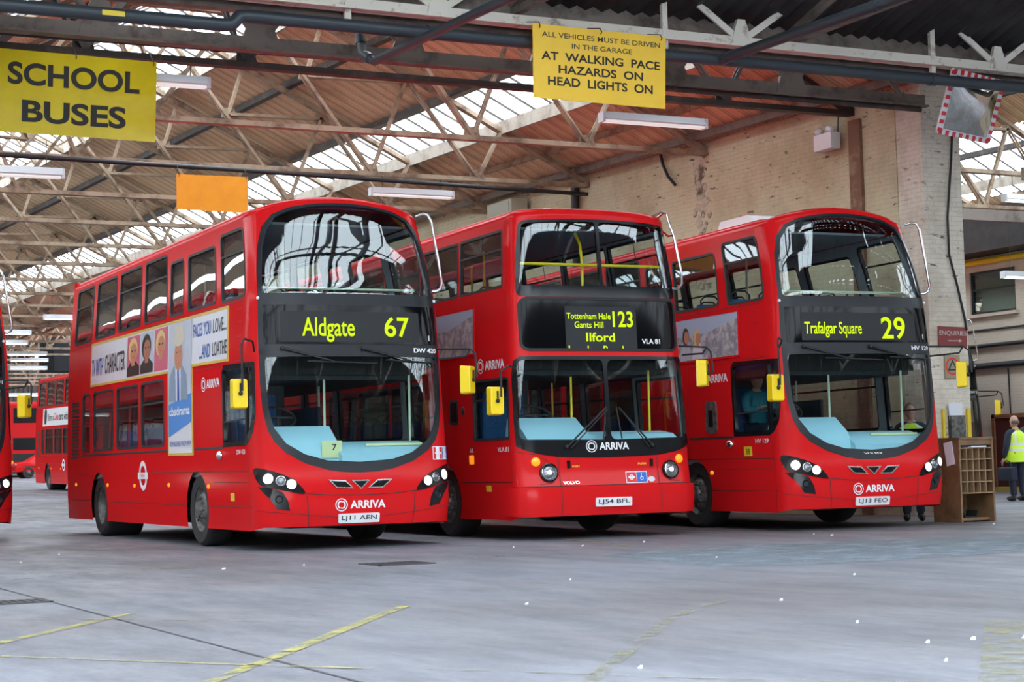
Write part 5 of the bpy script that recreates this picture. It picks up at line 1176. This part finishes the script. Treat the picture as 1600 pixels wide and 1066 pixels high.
pipe('conduit', 'black pipe below the office window sill', [(30.40, 22, 3.62), (30.40, 60, 3.62)], .05, M_PIPEB, (.2,))
pipe('conduit', 'thin grey pipe just under the office window', [(30.46, 22, 4.02), (30.46, 60, 4.02)], .025, M_PIPE)
pipe('cable', 'thin dark cable hanging down the office wall by the doorway', [(30.478, 33.9, 3.02), (30.478, 33.88, 1.9)], .018, M_CABLE, cat='cable')
MB().box(29.6, 31.2, 20, 62, 5.85, 6.9).build('ceiling_office', M_SHEETD, kind='structure')
for y in (26, 31, 36, 41): MB().box(24, 30.5, y-.1, y+.1, 6.15, 6.4).build('beam_office', M_STEELB, kind='structure')
def tube_light(label, x, y, z, L, rise, lit=.4, group=None, rz=0):
    if y > 21:      # hung under the nearest truss
        ny = min(ty, key=lambda q: abs(q-y)); k = ny/y; x, y, z, L = x*k, ny, .97+(z-.97)*k, L*k; rise = 6.60-z
    else: rise = .50
    t = thing('fluorescent_light', label, 'light', (x, y, z), rz, group)
    def body():
        m = MB(); m.prism([(-.05, .11), (-.09, .0), (-.075, -.01), (.075, -.01), (.09, 0), (.05, .11)], lambda u, w, k: (k, u, w), -.5, .5); return m.mesh('housing')
    o = obj('housing', cached('flbody', body), M_FLW, t); o.scale = (L, 1, 1)
    for dy in (-.045, .045):
        k = obj('tube', cached('fltube', lambda: MB().tube([(-.48, 0, 0), (.48, 0, 0)], .019, 8).mesh('tube', True)), M_TUBE if lit > .5 else M_TUBE_DIM, t); k.scale = (L, 1, 1); k.location = (0, dy, -.035)
    for s in (-1, 1):
        MB().box(s*L/2-.02, s*L/2+.02, -.085, .085, -.055, .10).build('end_cap', M_FLW, t)
        MB().tube([(s*L*.36, 0, .1), (s*L*.36, 0, rise)], .006, 5).build('hanger', M_STEELD, t)
M_FLW = principled('lamp_housing_white', (.66, .69, .72, 1), .4); M_TUBE = emitter('lit_tube', (1, .98, .92, 1), 3.0); M_TUBE_DIM = principled('dim_glow_tube', (.75, .76, .78, 1), .3, emit=((1, .98, .95, 1), .35))  # near tubes are switched off but carry a faint added glow
tube_light('white fluorescent light hanging below the walking pace sign', 13.65, 22.5, 5.96, 1.76, .46)
tube_light('white fluorescent light partly behind the SCHOOL BUSES banner', 6.36, 23.75, 6.30, 1.76, .24)
tube_light('white fluorescent light hanging above the Aldgate bus roof', 12.98, 30.0, 5.95, 1.62, .7)
tube_light('white fluorescent light at the left edge below the SCHOOL BUSES banner', 5.62, 29.8, 5.95, 1.9, .7)
for i, (x, y, z, L) in enumerate(((13.0, 57.7, 6.0, 1.8), (12.1, 64.0, 6.0, 1.7), (13.0, 68.8, 6.0, 1.6), (15.0, 74.9, 6.0, 1.6), (15.95, 79.2, 6.0, 1.6), (17.1, 85.1, 6.0, 1.7), (18.5, 92.6, 5.08, 2.4))):
    tube_light(['lit fluorescent light in the far hall, nearest of the row above the distant bus', 'lit fluorescent light in the far hall, second of the row', 'lit fluorescent light in the far hall, third of the row', 'lit fluorescent light in the far hall, fourth of the row', 'lit fluorescent light in the far hall, fifth of the row', 'lit fluorescent light in the far hall, highest up near the dark screen', 'low lit fluorescent light just above the distant rear-facing bus'][i], x, y, z, L, 6.6-z, 1)
tube_light('fluorescent light over the forecourt in front of the Trafalgar Square bus', 19.0, 14.0, 6.35, 2.4, .55, 1)
tube_light('fluorescent light at the right edge under the right bay roof', 25.4, 27.3, 6.0, 1.5, .62, 1)
tube_light('lit fluorescent light in front of the office window', 27.7, 30.0, 4.80, 1.5, 1.8, 1)
t = thing('emergency_light', 'white twin-head emergency light box high on the tan wall', 'light', (18.06, 24.22, 6.08)); MB().box(-.10, .10, -.24, .24, 0, .28).build('box', M_WHITE, t, bevel=.015)
for y in (-.16, .14): m = MB(); m.smooth = True; m.ball((-.05, y, .335), (.075, .085, .06), 12, 8); m.build('lamp_head', M_PAPER, t)
m = MB(); m.tube([(.08, -.2, .28), (.10, -.22, .7), (.10, -.1, .8)], .015, 6); m.build('conduit', M_PIPE, t)
t = thing('junction_box', 'pale green electrical box under the roof edge at the wall', 'box', (17.26, 34.7, 6.05)); MB().box(-.2, .2, -.6, .6, 0, .62).build('case', principled('pale_green', (.48, .50, .40, 1), .5), t, bevel=.02); MB().box(-.22, -.2, -.5, .5, .06, .56).build('lid', MATS['pale_green'], t)
t = thing('display_screen', 'large dark screen box hanging at the far end of the hall', 'screen', (19.3, ty[16], 5.98)); MB().box(-1.0, 1.3, -.2, .2, 0, 1.6).build('case', M_BLACK, t, bevel=.03); MB().box(-.3, 1.22, -.215, -.2, .08, 1.5).build('screen', M_DGREY, t)
for x in (-.6, .6): MB().tube([(x, 0, 1.5), (x, 0, 2.6)], .03, 6).build('hanger', M_STEELD, t)

# ------------------------------------------------------------------ pigeon-hole cabinet, floor things
M_WOOD = principled('brown_plywood', (.215, .125, .060, 1), .6, vary=(5, (.13, .07, .033, 1), .42, .68)); M_WOODI = principled('plywood_edge', (.30, .185, .10, 1), .6)
t = thing('pigeonhole_cabinet', 'brown wooden pigeon-hole cabinet standing in front of the pier', 'cabinet', (16.79, 19.74, 0), R(-2))
MB().box(0, .03, 0, .62, 0, 1.18).build('side_panel', M_WOOD, t); MB().box(.57, .60, 0, .62, 0, 1.18).build('side_panel', M_WOOD, t)
MB().box(.03, .57, .58, .62, 0, 1.18).build('back_panel', M_WOOD, t); MB().box(0, .60, 0, .62, 1.16, 1.19).build('top', M_WOOD, t); MB().box(.03, .57, .015, .58, 1.08, 1.16).build('drawer_front', M_WOOD, t)
for i in range(5): MB().box(.03, .57, .01, .58, .40+i*.1575, .415+i*.1575).build('shelf', M_WOODI, t)
for i in range(4): MB().box(.03+.108*(i+1)-.006, .03+.108*(i+1)+.006, .01, .58, .415, 1.05).build('divider', M_WOODI, t)
MB().box(.03, .57, .1, .58, .02, .06).build('base_board', M_WOOD, t)
t2 = thing('tray', 'black plastic tray in the open bottom of the cabinet', 'tray', (17.08, 20.0, .062)); m = MB(); m.prism([(-.11, 0), (.11, 0), (.14, .10), (.125, .10), (.10, .012), (-.10, .012), (-.125, .10), (-.14, .10)], lambda u, w, k: (u, k, w), -.12, .12); m.build('tub', M_RUBBER, t2)
t2 = thing('paper_sheet', 'white sheet of paper taped to the side of the wooden cabinet', 'paper', (16.775, 19.93, .97)); o = MB().box(-.003, .003, -.09, .09, -.17, .16).build('sheet', M_PAPER, t2); o.rotation_euler = (R(-10), 0, 0)
random.seed(5)
tag(MB().box(17.0, 17.27, 19.72, 20.0, 1.047, 1.066).build('paper_stack', M_PAPER), 'loose papers on the top shelf of the wooden cabinet', 'paper')
M_GRATE = principled('drain_grate', (.06, .058, .06, 1), .6, metal=.3)
for (x, y, w, d, lab) in ((2.62, 14.2, .75, .40, 'iron drain grate in the floor at the left edge'), (7.0, 16.75, .62, .55, 'iron drain grate in the floor in front of the Aldgate bus')):
    t = thing('drain_grate', lab, 'drain', (x, y, 0)); m = MB(); m.box(-w/2, w/2, -d/2, -d/2+.03, 0, .008).box(-w/2, w/2, d/2-.03, d/2, 0, .008).box(-w/2, -w/2+.03, -d/2, d/2, 0, .008).box(w/2-.03, w/2, -d/2, d/2, 0, .008); m.build('frame', M_GRATE, t)
    m = MB(); k = int(w/.06)
    for i in range(k): u = -w/2+.04+i*(w-.08)/(k-1); m.box(u-.012, u+.012, -d/2+.03, d/2-.03, .001, .007)
    m.build('bars', M_GRATE, t); MB().box(-w/2+.03, w/2-.03, -d/2+.03, d/2-.03, .0005, .001).build('pit', M_UNDER, t)
for i, (x, y) in enumerate([(4.83, 22.28), (4.04, 20.59), (5.37, 17.3), (6.2, 17.27), (10.02, 18.4), (9.33, 18.81), (5.62, 11.14), (10.97, 18.6), (13.37, 18.5), (13.33, 18.07), (7.07, 10.18), (6.31, 7.37), (6.44, 8.52), (4.29, 7.34), (5.56, 6.69), (7.05, 13.17), (6.55, 7.25), (6.03, 7.39), (9.68, 15.02), (9.01, 11.93), (16.62, 18.9)]):
    r = random.uniform(.008, .019); m = MB(); k = 7; P = [(r*random.uniform(.5, 1.2)*math.cos(2*math.pi*j/k), r*random.uniform(.5, 1.2)*math.sin(2*math.pi*j/k)) for j in range(k)]; m.prism(P, lambda u, v, q: (u, v, q+(.01 if q and u > 0 else 0)), .0, .006); o = m.build('litter_scrap', M_PAPER); o.location = (x, y, .0005); tag(o, 'small scrap of pale litter lying on the grey concrete floor', 'litter', 'litter scraps on the garage floor')

# ------------------------------------------------------------------ people
def skinned(J, edges, rad, sub=2):
    ids = {k: i for i, k in enumerate(J)}; me = bpy.data.meshes.new('b'); me.from_pydata(list(J.values()), [(ids[a], ids[b]) for a, b in edges], [])
    o = bpy.data.objects.new('b', me); COL.objects.link(o); o.modifiers.new('s', 'SKIN')
    if not me.skin_vertices: me.skin_vertices.new()
    for k, i in ids.items():
        r = rad[k]; me.skin_vertices[0].data[i].radius = r if isinstance(r, tuple) else (r, r); me.skin_vertices[0].data[i].use_root = (i == 0)
    su = o.modifiers.new('u', 'SUBSURF'); su.levels = sub; su.render_levels = sub
    dg = bpy.context.evaluated_depsgraph_get(); dg.update(); r = bpy.data.meshes.new_from_object(o.evaluated_get(dg)); V = [tuple(v.co) for v in r.vertices]; F = [tuple(p.vertices) for p in r.polygons]
    bpy.data.objects.remove(o); bpy.data.meshes.remove(me); bpy.data.meshes.remove(r); return V, F
def person(label, loc, rz, J, top, legs, hair, vest=None, bald=False, cap=None):
    """J: joints in metres, facing -y; the body is one continuous skin, clothing lies over it"""
    t = thing('person', label, 'person', loc, rz)
    R0 = dict(pelvis=(.13, .10), waist=(.12, .09), chest=(.145, .105), neckb=.065, neck=.052, head0=.06, shL=.062, elL=.044, wrL=.03, shR=.062, elR=.044, wrR=.03, hipL=.085, knL=.056, anL=.04, toL=.03, hipR=.085, knR=.056, anR=.04, toR=.03)
    E_ = [('pelvis', 'waist'), ('waist', 'chest'), ('chest', 'neckb'), ('neckb', 'neck'), ('neck', 'head0')]
    for s in 'LR': E_ += [('neckb', 'sh'+s), ('sh'+s, 'el'+s), ('el'+s, 'wr'+s), ('pelvis', 'hip'+s), ('hip'+s, 'kn'+s), ('kn'+s, 'an'+s), ('an'+s, 'to'+s)]
    V, F = skinned(J, E_, R0); m = MB(); m.smooth = True; m.add(V, F)
    h = Vector(J['head0'])+Vector((0, -.012, .085)); m.ball(h, (.077, .096, .118), 20, 14); m.ball(h+Vector((0, -.012, -.075)), (.056, .074, .055), 14, 8)
    m.ball(h+Vector((0, -.102, -.012)), (.013, .022, .026), 8, 6); m.ball(h+Vector((0, -.09, -.058)), (.026, .012, .008), 8, 6)
    for s in (-1, 1): m.ball(h+Vector((s*.079, .005, -.01)), (.010, .024, .034), 8, 6); m.ball(h+Vector((s*.03, -.088, .012)), (.014, .010, .009), 8, 6)
    for s in 'LR':
        w = Vector(J['wr'+s]); d = (w-Vector(J['el'+s])).normalized(); sg = 1 if s == 'L' else -1; ax = Vector((0, -1, 0)) if abs(d.z) > .6 else Vector((sg, 0, 0))*.0+Vector((1, 0, 0))
        m.ball(w+d*.055, (.022, .040, .052) if abs(d.z) > .6 else (.04, .05, .022), 10, 8)
        for i, L in enumerate((.060, .072, .068, .054)):
            b = w+d*.09+ax*(.027-.018*i); m.tube([b, b+d*L*.55, b+d*L+Vector((-sg*.012, -.006, 0))], [.0095, .0085, .006], 6)
        b = w+d*.03+ax*.035; m.tube([b, b+d*.03+ax*.022, b+d*.058+ax*.024], [.011, .0095, .007], 6)
    m.build('body', M_SKINTONE, t)
    m = MB(); m.smooth = True
    if not bald: m.ball(h+Vector((0, .016, .026)), (.084, .098, .108), 18, 12)
    else:
        for k in range(9): a = math.pi*k/8; m.ball(h+Vector((.074*math.cos(a), .03+.066*math.sin(a), -.015)), (.016, .018, .04), 8, 6)
    m.build('hair', hair, t)
    up = {k: J[k] for k in ('pelvis', 'waist', 'chest', 'neckb', 'shL', 'elL', 'wrL', 'shR', 'elR', 'wrR')}
    Ru = dict(pelvis=(.165, .125), waist=(.155, .12), chest=(.175, .13), neckb=.085, shL=.085, elL=.062, wrL=.045, shR=.085, elR=.062, wrR=.045)
    V, F = skinned(up, [e for e in E_ if e[0] in up and e[1] in up], Ru); m = MB(); m.smooth = True; m.add(V, F); m.build('jacket', top, t)
    lo = {k: J[k] for k in ('pelvis', 'hipL', 'knL', 'anL', 'hipR', 'knR', 'anR')}
    V, F = skinned(lo, [e for e in E_ if e[0] in lo and e[1] in lo], dict(pelvis=(.155, .12), hipL=.105, knL=.078, anL=.066, hipR=.105, knR=.078, anR=.066)); m = MB(); m.smooth = True; m.add(V, F); m.build('trousers', legs, t)
    for s in 'LR':
        a = Vector(J['an'+s]); b = Vector(J['to'+s]); m = MB(); m.smooth = True; m.ball((a+b)/2+Vector((0, 0, -.01)), (.05, .14, .052), 12, 8); m.ball(a, (.05, .055, .06), 10, 8); m.build('shoe', M_RUBBER, t)
    if vest:
        k = J['waist'][2]/1.10 if J['waist'][2] > .5 else 1; y0 = J['chest'][1]; m = MB(); m.smooth = True
        rows = [(.80, .245, .21), (.90, .245, .21), (1.02, .235, .205), (1.07, .225, .195), (1.13, .215, .185), (1.19, .20, .155), (1.25, .208, .158), (1.33, .215, .155), (1.385, .20, .14), (1.42, .15, .12), (1.45, .10, .095)]
        n = 28; V = [(a*k*math.cos(2*math.pi*i/n), y0+b*k*math.sin(2*math.pi*i/n), z*k) for z, a, b in rows for i in range(n)]
        m.add(V, [(r*n+i, r*n+(i+1) % n, (r+1)*n+(i+1) % n, (r+1)*n+i) for r in range(len(rows)-1) for i in range(n)]); vo = m.build('vest', vest, t)
        me = vo.data; me.materials.append(M_REFL)
        for p in me.polygons:
            z = p.center.z/k; x = abs(p.center.x)/k
            if 1.02 < z < 1.07 or 1.13 < z < 1.19 or (z > 1.19 and .08 < x < .135): p.material_index = 1
    return t
M_HIVIS = principled('hi_vis_yellow', (.62, .90, .04, 1), .6); M_REFL = principled('reflective_tape', (.62, .64, .62, 1), .4); M_NAVY = principled('navy_cloth', (.016, .022, .042, 1), .9); M_TEAL = principled('teal_shirt', (.02, .17, .22, 1), .9); M_DHAIR = principled('dark_hair', (.02, .014, .011, 1), .7); M_GHAIR = principled('grey_hair', (.16, .12, .10, 1), .8); M_DKGREEN = principled('dark_jacket', (.02, .035, .04, 1), .9)
def stand(sp=.10, arm=.0, k=1.0, lift=0):
    J = dict(pelvis=(0, 0, .93), waist=(0, .005, 1.10), chest=(0, .005, 1.28), neckb=(0, .01, 1.42), neck=(0, .0, 1.49), head0=(0, -.01, 1.545), shL=(.185, .005, 1.385), elL=(.245+arm, .03, 1.12), wrL=(.25+arm, -.06, .88), shR=(-.185, .005, 1.385), elR=(-.245-arm, .03, 1.12), wrR=(-.25-arm, -.06, .88),
        hipL=(.09, 0, .90), knL=(sp, -.02, .49), anL=(sp+.01, .02, .085), toL=(sp+.03, -.11, .045), hipR=(-.09, 0, .90), knR=(-sp, -.01, .49), anR=(-sp-.01, .03, .085), toR=(-sp-.03, -.10, .045))
    return {a: tuple(c*k for c in b) for a, b in J.items()}
person('person seen from behind in a yellow hi-vis vest, holding a dark bag', (24.70, 27.35, 0), R(178), stand(.11, .02, .96), M_NAVY, M_NAVY, M_GHAIR, M_HIVIS, bald=True)
person('person in dark clothes at the right edge, beside the one holding a bag', (25.45, 27.75, 0), R(160), stand(.10, .0, 1.0), M_DKGREEN, M_NAVY, M_DHAIR, None)
person('person in a hi-vis vest standing between the Trafalgar Square bus and wall', (16.85, 20.84, 0), R(-35), stand(.09, .0, .98), M_NAVY, M_NAVY, M_GHAIR, M_HIVIS)
t = thing('bag', 'dark blue holdall bag in the hand of the person seen from behind', 'bag', (24.41, 27.30, .40)); m = MB(); m.box(-.09, .09, -.21, .21, 0, .27); m.build('holdall', M_NAVY, t, bevel=.05, smooth=True)
m = MB(); m.smooth = True; m.tube([(0, -.12, .25), (0, -.08, .37), (0, .0, .40), (0, .08, .37), (0, .12, .25)], .012, 8); m.build('handle', M_RUBBER, t)
def sit():
    return dict(pelvis=(0, 0, .0), waist=(0, .03, .17), chest=(0, .04, .36), neckb=(0, .04, .50), neck=(0, .03, .57), head0=(0, .015, .625), shL=(.185, .03, .465), elL=(.26, -.14, .26), wrL=(.20, -.36, .30), shR=(-.185, .03, .465), elR=(-.26, -.14, .26), wrR=(-.20, -.36, .30),
        hipL=(.09, -.02, -.01), knL=(.13, -.44, .03), anL=(.13, -.50, -.30), toL=(.14, -.60, -.345), hipR=(-.09, -.02, -.01), knR=(-.13, -.44, .03), anR=(-.13, -.50, -.30), toR=(-.14, -.60, -.345))
pos = Matrix.Rotation(R(-2.96), 3, 'Z')@Vector((-.72, 1.72, 0))+Vector((14.925, 19.234, 1.36))
person('bus driver in a teal shirt seated behind the Trafalgar Square bus windscreen', tuple(pos), R(-2.96), sit(), M_TEAL, M_NAVY, M_DHAIR)
